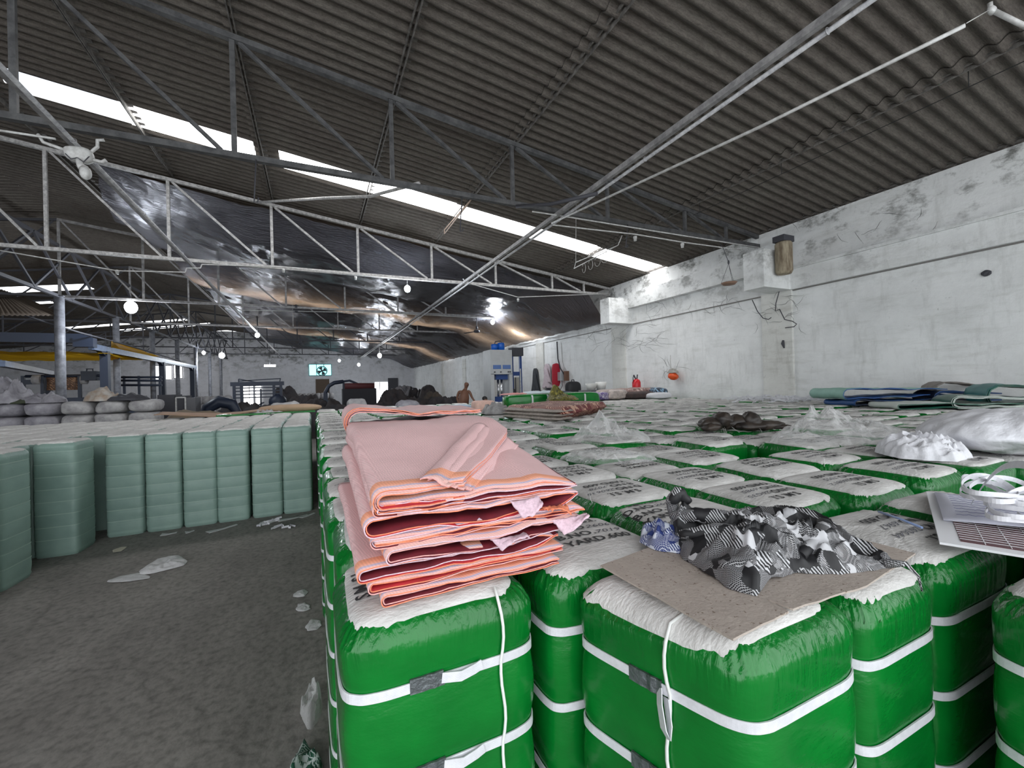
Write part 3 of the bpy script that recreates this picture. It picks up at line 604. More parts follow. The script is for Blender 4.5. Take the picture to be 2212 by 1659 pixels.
# ================================================================ folded pink cloths on the front bale
def cloth_mat(name, band=True, base=(.86, .58, .58), b2=(.66, .34, .36)):
    m = bpy.data.materials.new(name); nt, b = nodes(m); N = nt.nodes; L = nt.links; b.inputs['Roughness'].default_value = .7
    tc = N.new('ShaderNodeTexCoord'); ck = N.new('ShaderNodeTexChecker'); ck.inputs['Scale'].default_value = 270
    mp = N.new('ShaderNodeMapping'); mp.inputs['Rotation'].default_value = (0, 0, .6); L.new(tc.outputs['Object'], mp.inputs[0]); L.new(mp.outputs[0], ck.inputs[0])
    ck.inputs[1].default_value = (*base, 1); ck.inputs[2].default_value = (*b2, 1)
    n = N.new('ShaderNodeTexNoise'); n.inputs['Scale'].default_value = 7; n.inputs['Detail'].default_value = 6; L.new(tc.outputs['Object'], n.inputs[0])
    r = N.new('ShaderNodeValToRGB'); L.new(n.outputs[0], r.inputs[0]); r.color_ramp.elements[0].position = .38; r.color_ramp.elements[1].position = .62
    r.color_ramp.elements[0].color = (*[min(1, c*1.12+.03) for c in base], 1); r.color_ramp.elements[1].color = (*base, 1)
    mx = N.new('ShaderNodeMixRGB'); mx.inputs[0].default_value = .5; L.new(ck.outputs[0], mx.inputs[1]); L.new(r.outputs[0], mx.inputs[2]); out = mx.outputs[0]
    if band:
        s = N.new('ShaderNodeSeparateXYZ'); L.new(tc.outputs['Object'], s.inputs[0])
        nn = N.new('ShaderNodeTexNoise'); nn.inputs['Scale'].default_value = 5; L.new(tc.outputs['Object'], nn.inputs[0])
        ad = N.new('ShaderNodeMath'); ad.operation = 'MULTIPLY_ADD'; L.new(nn.outputs[0], ad.inputs[0]); ad.inputs[1].default_value = .02; L.new(s.outputs[1], ad.inputs[2])
        rr = N.new('ShaderNodeValToRGB'); rr.color_ramp.interpolation = 'CONSTANT'; e = rr.color_ramp.elements
        e[0].position = 0; e[0].color = (.80, .48, .44, 1); e[1].position = .018; e[1].color = (.48, .42, .55, 1)
        x = e.new(.025); x.color = (.84, .42, .32, 1); x = e.new(.034); x.color = (.88, .38, .24, 1); x = e.new(.058); x.color = (0, 0, 0, 0)
        L.new(ad.outputs[0], rr.inputs[0]); mc = N.new('ShaderNodeMixRGB'); L.new(rr.outputs[1], mc.inputs[0]); L.new(out, mc.inputs[1]); L.new(rr.outputs[0], mc.inputs[2])
        m3 = N.new('ShaderNodeMixRGB'); m3.blend_type = 'MULTIPLY'; m3.inputs[0].default_value = .35; L.new(mc.outputs[0], m3.inputs[1])
        c3 = N.new('ShaderNodeTexChecker'); c3.inputs['Scale'].default_value = 210; c3.inputs[1].default_value = (1, 1, 1, 1); c3.inputs[2].default_value = (.6, .6, .6, 1); L.new(mp.outputs[0], c3.inputs[0]); L.new(c3.outputs[0], m3.inputs[2]); out = m3.outputs[0]
    L.new(out, b.inputs['Base Color'])
    bp = N.new('ShaderNodeBump'); bp.inputs['Strength'].default_value = .35; bp.inputs['Distance'].default_value = .0015; L.new(ck.outputs[1], bp.inputs['Height'])
    b3 = N.new('ShaderNodeBump'); b3.inputs['Strength'].default_value = .25; b3.inputs['Distance'].default_value = .01; L.new(n.outputs[0], b3.inputs['Height']); L.new(bp.outputs[0], b3.inputs['Normal']); L.new(b3.outputs[0], b.inputs['Normal'])
    return m
P_OUT = cloth_mat('pink_woven_cloth'); P_IN = mat('maroon_lining', (.17, .008, .018), .75, col2=(.10, .004, .012), nscale=20, weave=.5, wscale=300)
P_RED = mat('red_lining', (.50, .02, .03), .7, col2=(.34, .015, .02), nscale=14, weave=.5, wscale=300)
P_EL = mat('lilac_selvedge', (.72, .52, .60), .8, noise_=.25, nscale=160); P_EO = mat('orange_selvedge', (.86, .26, .14), .8, noise_=.25, nscale=160); P_EP = mat('coral_selvedge', (.80, .40, .38), .8, noise_=.25, nscale=160)
PMATS = [P_OUT, P_IN, P_RED, P_EL, P_EO, P_EP]
def hs(y): return 1+.36*min(max(y, 0), .50)/.50
def hairpin(m, x0, x1f, y0, y1, z0, z1, ply, nply, seed, th=.0024, inner=1, edge=3, right_loop=False, wav=.006, ny=18, zs=hs, clos=0):
    """one ply of a folded bundle: bottom leg, rounded fold at the left, top leg; extruded along y"""
    g = .0040*ply; N1 = 22; NA = 8
    def fn(u, v):
        y = y0+v*(y1-y0)+(.006*fb(u*9, seed, 1) if v == 0 else 0)+ply*.0025*(1 if ply % 2 else -1)*(1-v)
        x1 = x1f(y); k = u*(2*N1+NA); zb, zt = z0+g, z1-g; r = max(.001, (zt-zb)/2); xl = x0+g+r
        if k <= N1: x = x1-(x1-xl)*k/N1; z = zb; side = -1
        elif k >= N1+NA: x = xl+(x1-xl)*(k-N1-NA)/N1; z = zt; side = 1
        else: a = PI*(k-N1)/NA; x = xl-r*math.sin(a); z = zb+r-r*math.cos(a); side = -math.cos(a)
        t = max(0, (x-xl)/(x1-xl+1e-6))
        if right_loop and t > .86: z += (((zb+zt)/2)-z)*((t-.86)/.14)**1.5*.9
        elif clos: z += (((zb+zt)/2)-z)*clos*min(1, t*2.2)
        z += wav*(.4+t)*fb(x*5.5+seed, y*1.4, seed)+.6*wav*fb(x*13, y*3, seed+ply*.5+side)*min(1, t*3)*(1 if v < .99 else 1)
        x += .004*fb(y*5, seed, z*9)
        return (x, y, 1.207+z*zs(y))
    m.grid(fn, 2*N1+NA, ny, 0, True, th, inner, edge)
def folded(label, x0, x1f, y0, y1, z0, z1, plies, seed, org=(.10, .895), group='folded pink cloths', rz=0, zs=hs, **kw):
    t = thing('folded_cloth', (org[0], org[1], 0), label, 'folded cloth', group, rz)
    fnx = x1f if callable(x1f) else (lambda y: x1f)
    edges = [3, 4, 5, 4, 3, 5]
    for p in range(plies):
        m = MB(); hairpin(m, x0, fnx, y0, y1, z0, z1, p, plies, seed, inner=1 if (p+seed) % 3 else 2, edge=edges[(p+int(seed)) % 6], zs=zs, **kw)
        m.build('cloth_layer', PMATS, t)
    return t
folded('lowest folded pink cloth, lying on the bale label at the bottom of the stack', .012, .43, 0, .74, .000, .026, 2, 1, clos=.5)
folded('folded pink cloth second from the bottom of the stack, dark red inside', -.012, .445, .004, .75, .028, .054, 2, 2, clos=.5)
folded('folded pink cloth with a round open fold, third up in the stack', -.034, .43, .0, .74, .056, .084, 2, 3, right_loop=True, wav=.008)
folded('folded pink cloth with a lilac torn edge, in the middle of the stack', .022, .50, -.012, .76, .086, .116, 2, 4, right_loop=True, wav=.009)
folded('folded cloth with bright orange hem, above the one with the lilac edge', -.004, .51, .006, .76, .118, .140, 3, 5, right_loop=True, wav=.008)
folded('folded pink cloth with the widest maroon opening, just under the looped one', -.018, .49, .0, .78, .142, .180, 2, 6, right_loop=True, wav=.010)
folded('folded pink cloth with a curled loop at its right end, under the topmost', .000, .485, .0, .78, .182, .210, 3, 8, right_loop=True, wav=.008)
folded('topmost folded pink cloth, its right edge slanting back in pleats', .000, lambda y: min(.46, .19+.80*max(0, y)), -.004, .80, .192, .238, 4, 7, wav=.006)
# slanting pleats that fall across the top from the back right corner
PT = bpy.data.objects[[o.name for o in bpy.data.objects if o.get('label', '').startswith('topmost folded')][0]]
for q in range(5):
    m = MB()
    def pf(u, v, q=q):
        o_ = .019*q; xa, ya = .125+o_, -.006+.006*q; xb, yb = .405+o_*.75, .42-.018*q
        x = xa+(xb-xa)*v+(u-.5)*.052+.006*fb(v*3, q); y = ya+(yb-ya)*v-(u-.5)*.040
        z = .243-.0062*q+.0095*math.sin(PI*min(1, u*1.25))**.8-.012*u+.003*fb(v*4, u*3, q)
        return (x, y, 1.207+z*hs(y)+.004*(1-v))
    m.grid(pf, 12, 28, 0, True, .0024, 2, 5); m.build('pleat', PMATS, PT)
# ragged tabs hanging out at the front
for (x, z, w, mi, sd) in ((.30, .178, .075, 3, 1), (.41, .118, .10, 3, 2), (.25, .098, .09, 3, 3), (.38, .150, .07, 4, 4)):
    m = MB()
    def tf(u, v, x=x, z=z, w=w, sd=sd): return (x+u*w*(1-.25*v)+.02*v, -.004-.022*v-.006*math.sin(PI*u), 1.207+(z-.030*v*(.6+.6*math.sin(2.5*u+sd))+.006*fb(u*6, v*4, sd)))
    m.grid(tf, 10, 6, mi, True, .0025, mi, mi); m.build('torn_tab', PMATS, PT)
zs2 = lambda y: 1.0
for lb, x0, x1, y0, y1, z0, z1, pl, sd in (('folded pink cloth with a dark round opening, behind the main pink stack', .0, .44, 0, .62, .03, .17, 2, 11), ('folded pink cloth in the middle of the rear pink pile', .01, .46, .0, .6, .172, .255, 4, 12), ('uppermost folded pink cloth of the rear pile, red inside its curl', -.035, .50, -.03, .55, .258, .375, 5, 13)):
    folded(lb, x0, (lambda y, x1=x1: x1), y0, y1, z0, z1, pl, sd, org=(.13, 1.72), zs=zs2, rz=-.04, wav=.012, clos=.45 if sd == 13 else 0)
# ================================================================ cardboard, scarf, clipboard
def slab(poly, z0, z1, m, mi=0, wob=.003, sub=6):
    P = []
    for a, c in zip(poly, poly[1:]+poly[:1]):
        for k in range(sub): t = k/sub; P.append((a[0]+(c[0]-a[0])*t+wob*fb(a[0]*9+k, a[1]*9)*(k > 0), a[1]+(c[1]-a[1])*t+wob*fb(k, a[0]*9)*(k > 0)))
    n = len(P); vs = [(x, y, z0) for x, y in P]+[(x, y, z1) for x, y in P]
    m.add(vs, [tuple(reversed(range(n))), tuple(range(n, 2*n))]+[(k, (k+1) % n, n+(k+1) % n, n+k) for k in range(n)], mi)
cb = mat('grey_cardboard', (.44, .38, .335), .9, col2=(.385, .33, .29), nscale=26, bump=.15, bscale=120)
nt = cb.node_tree; N = nt.nodes; L = nt.links; b = N['Principled BSDF']; tc = [q for q in N if q.type == 'TEX_COORD'][0]
sp = N.new('ShaderNodeTexNoise'); sp.inputs['Scale'].default_value = 130; sp.inputs['Detail'].default_value = 3; L.new(tc.outputs['Object'], sp.inputs[0])
sr = N.new('ShaderNodeValToRGB'); L.new(sp.outputs[0], sr.inputs[0]); sr.color_ramp.elements[0].position = .30; sr.color_ramp.elements[0].color = (.45, .38, .33, 1); sr.color_ramp.elements[1].position = .36; sr.color_ramp.elements[1].color = (1, 1, 1, 1)
mm = N.new('ShaderNodeMixRGB'); mm.blend_type = 'MULTIPLY'; mm.inputs[0].default_value = 1; L.new(b.inputs['Base Color'].links[0].from_socket, mm.inputs[1]); L.new(sr.outputs[0], mm.inputs[2]); L.new(mm.outputs[0], b.inputs['Base Color'])
m = MB(); slab([(.615, .845), (.632, .50), (.80, .512), (.806, .56), (.815, .513), (1.04, .50), (1.33, .535), (1.315, .93), (.96, .90)], 1.2085, 1.2125, m)
tag(m.build('cardboard_sheet', cb), 'big grey-brown cardboard sheet lying across the front bales', 'cardboard')
def pattern_mat(name, dark, light, cell=22, line=190):
    m = bpy.data.materials.new(name); nt, b = nodes(m); N = nt.nodes; L = nt.links; b.inputs['Roughness'].default_value = .6
    tc = N.new('ShaderNodeTexCoord'); v = N.new('ShaderNodeTexVoronoi'); v.inputs['Scale'].default_value = cell; v.distance = 'MANHATTAN'; L.new(tc.outputs['Object'], v.inputs[0])
    s = N.new('ShaderNodeSeparateColor'); L.new(v.outputs['Color'], s.inputs[0])
    br = N.new('ShaderNodeTexBrick'); br.inputs['Scale'].default_value = line/2.2; br.inputs['Mortar Size'].default_value = .028; br.inputs['Color1'].default_value = (*dark, 1); br.inputs['Color2'].default_value = (*dark, 1); br.inputs['Mortar'].default_value = (*light, 1)
    mp = N.new('ShaderNodeMapping'); mp.inputs['Rotation'].default_value = (.5, .4, .9); L.new(tc.outputs['Object'], mp.inputs[0]); L.new(mp.outputs[0], br.inputs[0])
    wv = N.new('ShaderNodeTexWave'); wv.inputs['Scale'].default_value = line/5; wv.inputs['Distortion'].default_value = 3; L.new(mp.outputs[0], wv.inputs[0])
    wr = N.new('ShaderNodeValToRGB'); wr.color_ramp.interpolation = 'CONSTANT'; L.new(wv.outputs[0], wr.inputs[0]); wr.color_ramp.elements[0].color = (*dark, 1); wr.color_ramp.elements[1].color = (*light, 1); wr.color_ramp.elements[1].position = .55
    def sel(sock, thr):
        g = N.new('ShaderNodeMath'); g.operation = 'GREATER_THAN'; L.new(sock, g.inputs[0]); g.inputs[1].default_value = thr; return g.outputs[0]
    a = N.new('ShaderNodeMixRGB'); L.new(sel(s.outputs[0], .32), a.inputs[0]); a.inputs[1].default_value = (*dark, 1); L.new(br.outputs[0], a.inputs[2])
    c = N.new('ShaderNodeMixRGB'); L.new(sel(s.outputs[1], .72), c.inputs[0]); L.new(a.outputs[0], c.inputs[1]); L.new(wr.outputs[0], c.inputs[2])
    e = N.new('ShaderNodeMixRGB'); L.new(sel(s.outputs[2], .92), e.inputs[0]); L.new(c.outputs[0], e.inputs[1]); e.inputs[2].default_value = (*light, 1)
    L.new(e.outputs[0], b.inputs['Base Color']); return m
def inpoly_r(poly, cx, cy, a):                                  # distance from centre to star-shaped outline in direction a
    dx, dy = math.cos(a), math.sin(a); best = .05
    for (x1, y1), (x2, y2) in zip(poly, poly[1:]+poly[:1]):
        ex, ey = x2-x1, y2-y1; den = dx*ey-dy*ex
        if abs(den) < 1e-9: continue
        t = ((x1-cx)*ey-(y1-cy)*ex)/den; q = ((x1-cx)*dy-(y1-cy)*dx)/den
        if t > 0 and -1e-6 <= q <= 1+1e-6: best = max(best, t)
    return best
def crumple(m, poly, z, H, freq=9, seed=0, nr=30, na=90, mi=0, sharp=1.3, warp=.03, pk=None, bell=.55, o2=.25):
    cx = sum(p[0] for p in poly)/len(poly); cy = sum(p[1] for p in poly)/len(poly)
    ra = [inpoly_r(poly, cx, cy, 2*PI*k/na) for k in range(na)]
    def hf(x, y, r):
        wx = x+warp*2*fb(x*freq*.35, y*freq*.35, seed+5); wy = y+warp*2*fb(x*freq*.35, y*freq*.35, seed+9)
        n1 = 1-abs(noise.noise(Vector((wx*freq, wy*freq, seed))))*2.0; n2 = 1-abs(noise.noise(Vector((wx*freq*2.2, wy*freq*2.2, seed+3))))*2.0
        f = .30+.5*max(0, n1)**sharp+o2*max(0, n2)**sharp
        h = H*f*(1-r**2.6)**bell
        if pk:
            for (qx, qy, qh, qr) in pk: h += qh*math.exp(-((x-qx)**2+(y-qy)**2)/qr**2)*(.6+.5*max(0, n1))
        return h
    def fn(u, v):
        a = 2*PI*u; k = u*na; k0 = int(k) % na; R_ = ra[k0]; r = v; rr = R_*r*(1+.05*fb(math.cos(a)*5, math.sin(a)*5, seed)*r)
        x, y = cx+rr*math.cos(a), cy+rr*math.sin(a); h = hf(x, y, r); 
        s_ = warp*.8*fb(x*freq*.8, y*freq*.8, seed+20)*(1-r)
        return (x+s_, y+s_*.6*math.sin(seed), z+max(.001, h))
    m.grid(fn, na, nr, mi, True)
SC = pattern_mat('black_white_print', (.010, .010, .012), (.50, .50, .52), 26, 260)
m = MB(); crumple(m, [(.90, .93), (.845, .85), (.80, .74), (.775, .62), (.80, .575), (.88, .60), (.97, .60), (1.05, .55), (1.14, .525), (1.20, .52), (1.25, .60), (1.30, .70), (1.27, .82), (1.16, .89), (1.02, .90), (.96, .94)], 1.2125, .085, 11.5, 3, 64, 160, 0, 1.4, .05,
                  pk=[(.92, .89, .07, .03), (.87, .66, .03, .06), (1.2, .74, .02, .08), (1.0, .72, .015, .09)])
for k, (pts, r) in enumerate((([(.90, .90, .06), (.93, .84, .075), (.98, .79, .07), (1.04, .73, .055), (1.06, .66, .04)], .022), ([(.83, .80, .05), (.88, .74, .07), (.94, .69, .065), (1.0, .66, .05), (1.06, .68, .045)], .020), ([(1.10, .84, .05), (1.05, .78, .07), (.99, .75, .06), (.93, .76, .05)], .018), ([(1.26, .72, .03), (1.19, .66, .05), (1.1, .62, .045), (1.0, .61, .03)], .022), ([(.80, .66, .03), (.84, .62, .045), (.90, .62, .04), (.95, .65, .04)], .02), ([(.915, .905, .05), (.905, .90, .10), (.915, .885, .13), (.94, .87, .10)], .018))):
    P = [Vector((a, b_, 1.2125+c)) for a, b_, c in pts]; Q = []
    for i in range(len(P)-1):
        for q in range(6): t_ = q/6; Q.append(P[i].lerp(P[i+1], t_)+Vector((.004*fb(i+t_, k), .004*fb(k, i+t_), .005*fb(i*2+t_*2, k, 3))))
    Q.append(P[-1]); m.tube(Q, [r*(.35+.65*math.sin(PI*min(1, max(0, (i+1)/(len(Q)+1))))**.6) for i in range(len(Q))], 9)
m.tube([(1.17, .53, 1.222), (1.20, .50, 1.225), (1.215, .485, 1.20), (1.212, .478, 1.17)], [.012, .006, .003, .002], 6)
tag(m.build('scarf', SC), 'crumpled black and white patterned scarf lying on the cardboard', 'scarf')
m = MB(); crumple(m, [(.90, .96), (.84, .955), (.795, .91), (.79, .85), (.83, .80), (.88, .83), (.91, .90)], 1.2130, .06, 12, 8, 24, 60, 0, 1.2, .03)
tag(m.build('kerchief', pattern_mat('blue_white_print', (.018, .035, .16), (.55, .58, .66), 60, 260)), 'small blue cloth with white flecks poking out left of the patterned scarf', 'cloth')
# clipboard sheet with paper
t = thing('sample_board', (1.44, .53, 1.216), 'white sample board with a maroon gridded panel, overhanging the right front bales', 'board', rz=math.atan2(.25, .59))
M_WHT = mat('white_card', (.80, .80, .83), .5); M_MAR = mat('maroon_print', (.085, .018, .022), .4); M_PAP = mat('note_paper', (.72, .73, .84), .8, noise_=.06, nscale=5)
m = MB(); slab([(0, 0), (.64, 0), (.64, -.44), (0, -.44)], 0, .006, m, wob=.001); m.build('board', M_WHT, t)
m = MB(); slab([(.035, -.04), (.30, -.04), (.30, -.42), (.035, -.42)], .006, .0075, m, wob=0); g_ = m.build('gridded_panel', M_MAR, t)
m = MB()
for i in range(1, 12): m.box((.035+i*.022, -.23, .008), (.0015, .38, .0012))
for i in range(1, 9): m.box((.1675, -.04-i*.043, .008), (.265, .0015, .0012))
m.build('grid_line', M_WHT, g_)
m = MB(); m.grid(lambda u, v: (.22+.40*u, -.02-.34*v, .010+.006*math.sin(3*u+2*v)+.012*v*(1-u)), 12, 10, 0, True, .001); pa = m.build('note_paper', M_PAP, t)
for i in range(9):
    m = MB(); L0 = .30+R.uniform(-.08, 0); n_p = 40; x = .27+.036*i
    m.tube([(x+.004*math.sin(k*1.9+i)+.002*math.sin(k*5.1), -.05-L0*.85*k/n_p, .0165+.006*math.sin(3*(x-.22)/.4+2*(.03+L0*.85*k/n_p)/.34)+.012*(.03+L0*.85*k/n_p)/.34*(1-(x-.22)/.4)) for k in range(n_p)], .0007, 3, cap=False); m.build('handwriting', mat('blue_pen', (.12, .12, .32), .6), pa)
# loose strap loops on the board
t2 = thing('strap_coil', (1.75, .50, 1.24), 'tangle of looped white strap lying on the sample board', 'strap')
def loops(m, c, n, rx, ry, rz_, w, seed, mi=0):
    rr = random.Random(seed)
    for k in range(n):
        a0 = rr.uniform(-.5, .5); cx = c[0]+rr.uniform(-rx, rx)*.4; cy = c[1]+rr.uniform(-ry, ry)*.4; cz = c[2]+.012*k; L_ = rr.uniform(.6, 1.0); pts = []
        for i in range(49):
            a = 2*PI*i/48; pts.append((cx+math.cos(a)*rx*L_*math.cos(a0)-math.sin(a)*ry*.4*math.sin(a0), cy+math.cos(a)*rx*L_*math.sin(a0)+math.sin(a)*ry*.4, cz+.012+rz_*(math.sin(a)*.5+.5)+.008*math.sin(2*a+k)))
        m.ribbon(pts, (0, 0, 1), w, .0015, mi)
for k in range(9):
    m = MB(); loops(m, (R.uniform(-.03, .03), R.uniform(-.03, .03), .008*k), 1, .15, .12, .03, .013, 40+k); m.build('strap_loop', M_STR, t2)
m = MB(); pts = []
a_, b_ = atz(2100, 1085, 1.25), atz(2240, 1010, 1.42)
for k in range(20): u = k/19; p = a_.lerp(b_, u)-Vector((1.75, .50, 1.24)); p.z += .05*math.sin(PI*u); pts.append(p)
m.ribbon(pts, (.3, -.3, 1), .02, .0015); m.build('strap_loop', M_STR, t2)
# pen sized tube on the ribbed label
m = MB(); a_, b_ = atz(1898, 1105, 1.213), atz(1992, 1140, 1.213); m.tube([a_, a_.lerp(b_, .5)+Vector((0, 0, .002)), b_], .0035, 6, 0); a2, b2 = a_+Vector((.01, -.012, 0)), b_+Vector((.01, -.012, 0)); 
tag(m.build('plastic_stick', mat('blue_white_plastic', (.25, .33, .55), .3)), 'thin blue-white stick lying on the ribbed bale label', 'stick')
# ================================================================ bags and cloths on the bale tops
PLB = bpy.data.materials.new('clear_polythene'); nt, b = nodes(PLB); N = nt.nodes; L = nt.links
b.inputs['Base Color'].default_value = (.9, .9, .9, 1); b.inputs['Roughness'].default_value = .12; b.inputs['Specular IOR Level'].default_value = 1
tp = N.new('ShaderNodeBsdfTransparent'); tp.inputs[0].default_value = (.93, .93, .93, 1); mx = N.new('ShaderNodeMixShader'); L.new(tp.outputs[0], mx.inputs[1]); L.new(b.outputs[0], mx.inputs[2]); L.new(mx.outputs[0], N['Material Output'].inputs[0])
lw = N.new('ShaderNodeLayerWeight'); lw.inputs[0].default_value = .35; tc = N.new('ShaderNodeTexCoord'); nz = N.new('ShaderNodeTexNoise'); nz.inputs['Scale'].default_value = 24; nz.inputs['Detail'].default_value = 5; L.new(tc.outputs['Object'], nz.inputs[0])
bp = N.new('ShaderNodeBump'); bp.inputs['Strength'].default_value = 1; bp.inputs['Distance'].default_value = .012; L.new(nz.outputs[0], bp.inputs['Height']); L.new(bp.outputs[0], b.inputs['Normal']); L.new(bp.outputs[0], lw.inputs[1])
mr = N.new('ShaderNodeMapRange'); L.new(lw.outputs[1], mr.inputs[0]); mr.inputs[3].default_value = .12; mr.inputs[4].default_value = .75; L.new(mr.outputs[0], mx.inputs[0])
def ell(cx, cy, rx, ry, rot=0, n=12, j=.12, seed=0):
    rr = random.Random(seed); out = []
    for k in range(n): a = 2*PI*k/n; q = 1+rr.uniform(-j, j); x, y = rx*q*math.cos(a), ry*q*math.sin(a); out.append((cx+x*math.cos(rot)-y*math.sin(rot), cy+x*math.sin(rot)+y*math.cos(rot)))
    return out
def cr_obj(name, label, cat, M_, poly, z, H, freq, seed, group=None, **kw):
    m = MB(); crumple(m, poly, z, H, freq, seed, **kw); return tag(m.build(name, M_), label, cat, group)
g = 'clear plastic bags on the bales'
cr_obj('plastic_bag', 'clear plastic bag standing up in a peak on the bales, left of the dark cloth', 'plastic bag', PLB, ell(2.08, 2.68, .33, .2, -.5, seed=1), 1.205, .10, 7, 21, g, pk=[(2.02, 2.72, .13, .12)], nr=36, sharp=.8)
cr_obj('plastic_bag', 'flattened clear plastic bag lying nearest the pink stack', 'plastic bag', PLB, ell(1.52, 2.0, .26, .15, -.6, seed=2), 1.21, .055, 12, 22, g, nr=36, sharp=.8)
cr_obj('plastic_bag', 'large crinkled clear plastic bag left of the white cloth bundle', 'plastic bag', PLB, ell(3.30, 1.72, .52, .22, -.55, seed=3), 1.205, .15, 8, 23, g, pk=[(3.28, 1.85, .12, .14)], nr=44, sharp=.8)
m = MB(); dc = Vector((3.40, 2.62, 1.21))
for k, (dx, dy, dz, rx, ry, rz_, ro) in enumerate(((-.17, .10, .05, .12, .09, .055, .4), (-.07, .06, .09, .09, .08, .07, 1.2), (.03, -.01, .055, .13, .08, .06, -.5), (.12, -.07, .075, .09, .07, .07, .8), (.22, -.14, .035, .13, .07, .04, -.6), (-.24, .05, .03, .08, .07, .035, .2), (.06, -.12, .03, .14, .06, .035, -.4), (.30, -.22, .02, .10, .04, .02, -.7))):
    m.blob(dc+Vector((dx, dy, dz)), (rx, ry, rz_), 0, 26, 16, M=Matrix.Rotation(ro, 3, 'Z'), fn=lambda v, k=k: v*(1+.30*fb(v.x*11+k, v.y*11, v.z*11)+.16*(1-2*abs(noise.noise(Vector((v.x*22, v.y*22+k, v.z*22)))))))
tag(m.build('dark_cloth', mat('dark_brown_cloth', (.015, .012, .011), .5, col2=(.06, .045, .035), nscale=9)), 'small dark brown crumpled cloth lying on the bales between the plastic bags', 'cloth')
M_WC = mat('white_sheeting', (.74, .74, .78), .75, noise_=.08, nscale=5, bump=.8, bscale=7, stretch=(1, 2, 2))
t = thing('cloth_bundle', (3.50, 1.02, 1.2), 'bulging bundle tied in white sheeting at the right picture edge', 'bundle')
m = MB(); m.blob((.26, .02, .105), (.60, .34, .125), 0, 90, 44, fn=lambda v: v*(1+.12*fb(v.x*3, v.y*4, v.z*4+2)+.05*(1-abs(noise.noise(Vector((v.x*7, v.y*9, v.z*9))))*2))); m.build('sack', M_WC, t)
m = MB(); crumple(m, ell(-.45, .18, .22, .20, .5, seed=6), .006, .13, 11, 41, 44, 150, sharp=1.0); m.build('gathered_neck', M_WC, t)
# litter of threads on the bale tops
for k in range(46):
    y = R.uniform(.95, 5.5); x = R.uniform(.6, min(3.3*y, 5.5)); m = MB(); a = R.uniform(0, 6.3); l = R.uniform(.02, .07)
    m.tube([(x, y, 1.203), (x+l*.5*math.cos(a), y+l*.5*math.sin(a), 1.215+R.random()*.03), (x+l*math.cos(a), y+l*math.sin(a), 1.225+R.random()*.03)], .0011, 3)
    if k == 0: th0 = m
    else:
        o = len(th0.v); th0.v += m.v; th0.f += [tuple(i+o for i in f) for f in m.f]; th0.m += m.m; th0.sm += m.sm
tag(th0.build('loose_threads', M_CRD), 'loose white thread ends sticking up all over the bale tops', 'threads', kind='stuff')
# ---- carpets, rolls and bundles farther back on the green block
RUG = pattern_mat('carpet_pattern', (.15, .02, .022), (.60, .36, .26), 11, 60)
RUG2 = pattern_mat('blanket_pattern', (.16, .08, .07), (.62, .46, .42), 12, 60)
def fold_box(t, name, P, z0, z1, M_, lay, M_e=None):           # folded thick textile: layered rounded slab on quad P
    P = [Vector((p[0], p[1], 0)) for p in P]
    for k in range(lay):
        za, zb = z0+(z1-z0)*k/lay, z0+(z1-z0)*(k+1)/lay-.004; m = MB(); r = (zb-za)/2
        def fn(u, v, za=za, zb=zb, r=r, k=k):
            a = P[0].lerp(P[1], v); b_ = P[3].lerp(P[2], v); x = a.lerp(b_, u)
            e = min(u, 1-u, v, 1-v)*14; h = math.sqrt(max(0, 1-(1-min(1, e))**2))
            return (x.x+.01*fb(k, v*3), x.y+.01*fb(k, u*3), (za+zb)/2+r*h+.012*fb(u*4, v*4, k)*(h > .9))
        m.grid(fn, 26, 26); m.grid(lambda u, v: tuple(Vector(fn(u, v))*1-Vector((0, 0, 2*(fn(u, v)[2]-(za+zb)/2)))), 12, 12, 1 if M_e else 0)
        m.build(name, [M_, M_e] if M_e else M_, t)
t = thing('folded_carpet', (0, 0, 0), 'folded red and black oriental carpet lying on the bales', 'carpet')
fold_box(t, 'carpet_fold', [(2.40, 5.52), (2.64, 4.36), (2.95, 4.52), (2.72, 5.7)], 1.205, 1.345, mat('carpet_backing', (.46, .40, .36), .9, noise_=.3, nscale=30), 3)
fold_box(t, 'carpet_face', [(2.47, 5.58), (2.72, 4.38), (4.15, 5.42), (3.75, 6.5)], 1.205, 1.38, RUG, 1)
t = thing('wrapped_roll', (4.12, 7.05, 1.352), 'long green plastic wrapped roll with white ties lying behind the carpet', 'roll', rz=.03)
m = MB(); m.blob((0, 0, 0), (1.02, .20, .145), 0, 28, 22, p=.30, fn=lambda v: v*(1+.03*fb(v.x*4, v.y*4, v.z*4))); m.build('plastic_wrap', M_GRN, t)
for x in (-.55, -.22, .62): m = MB(); m.ribbon([(x, .207*math.copysign(abs(math.cos(a))**.32, math.cos(a)), .13*math.copysign(abs(math.sin(a))**.32, math.sin(a))) for a in [i*PI/16 for i in range(33)]], (1, 0, 0), .035, .003); m.build('tie', M_STR, t)
cr_obj('olive_cloth', 'crumpled olive and yellow cloth heaped over the green roll', 'cloth', pattern_mat('olive_print', (.045, .045, .008), (.30, .26, .05), 30, 90), ell(4.05, 6.55, .34, .28, .3, seed=9), 1.372, .10, 7, 51, pk=[(3.98, 6.72, .20, .13)], nr=26, na=60)
cr_obj('pale_cloth', 'pale blue-white cloth spread on top of the green roll', 'cloth', mat('pale_cloth', (.66, .74, .80), .8, bump=.3, bscale=8), ell(3.9, 7.15, .45, .16, 0, seed=10), 1.49, .06, 7, 52, nr=20, na=50)
cr_obj('pink_cloth', 'flat pink cloth on the left end of the green roll', 'cloth', mat('salmon_cloth', (.78, .33, .32), .8), ell(3.4, 7.15, .36, .14, 0, seed=11), 1.49, .035, 7, 53, nr=16, na=40)
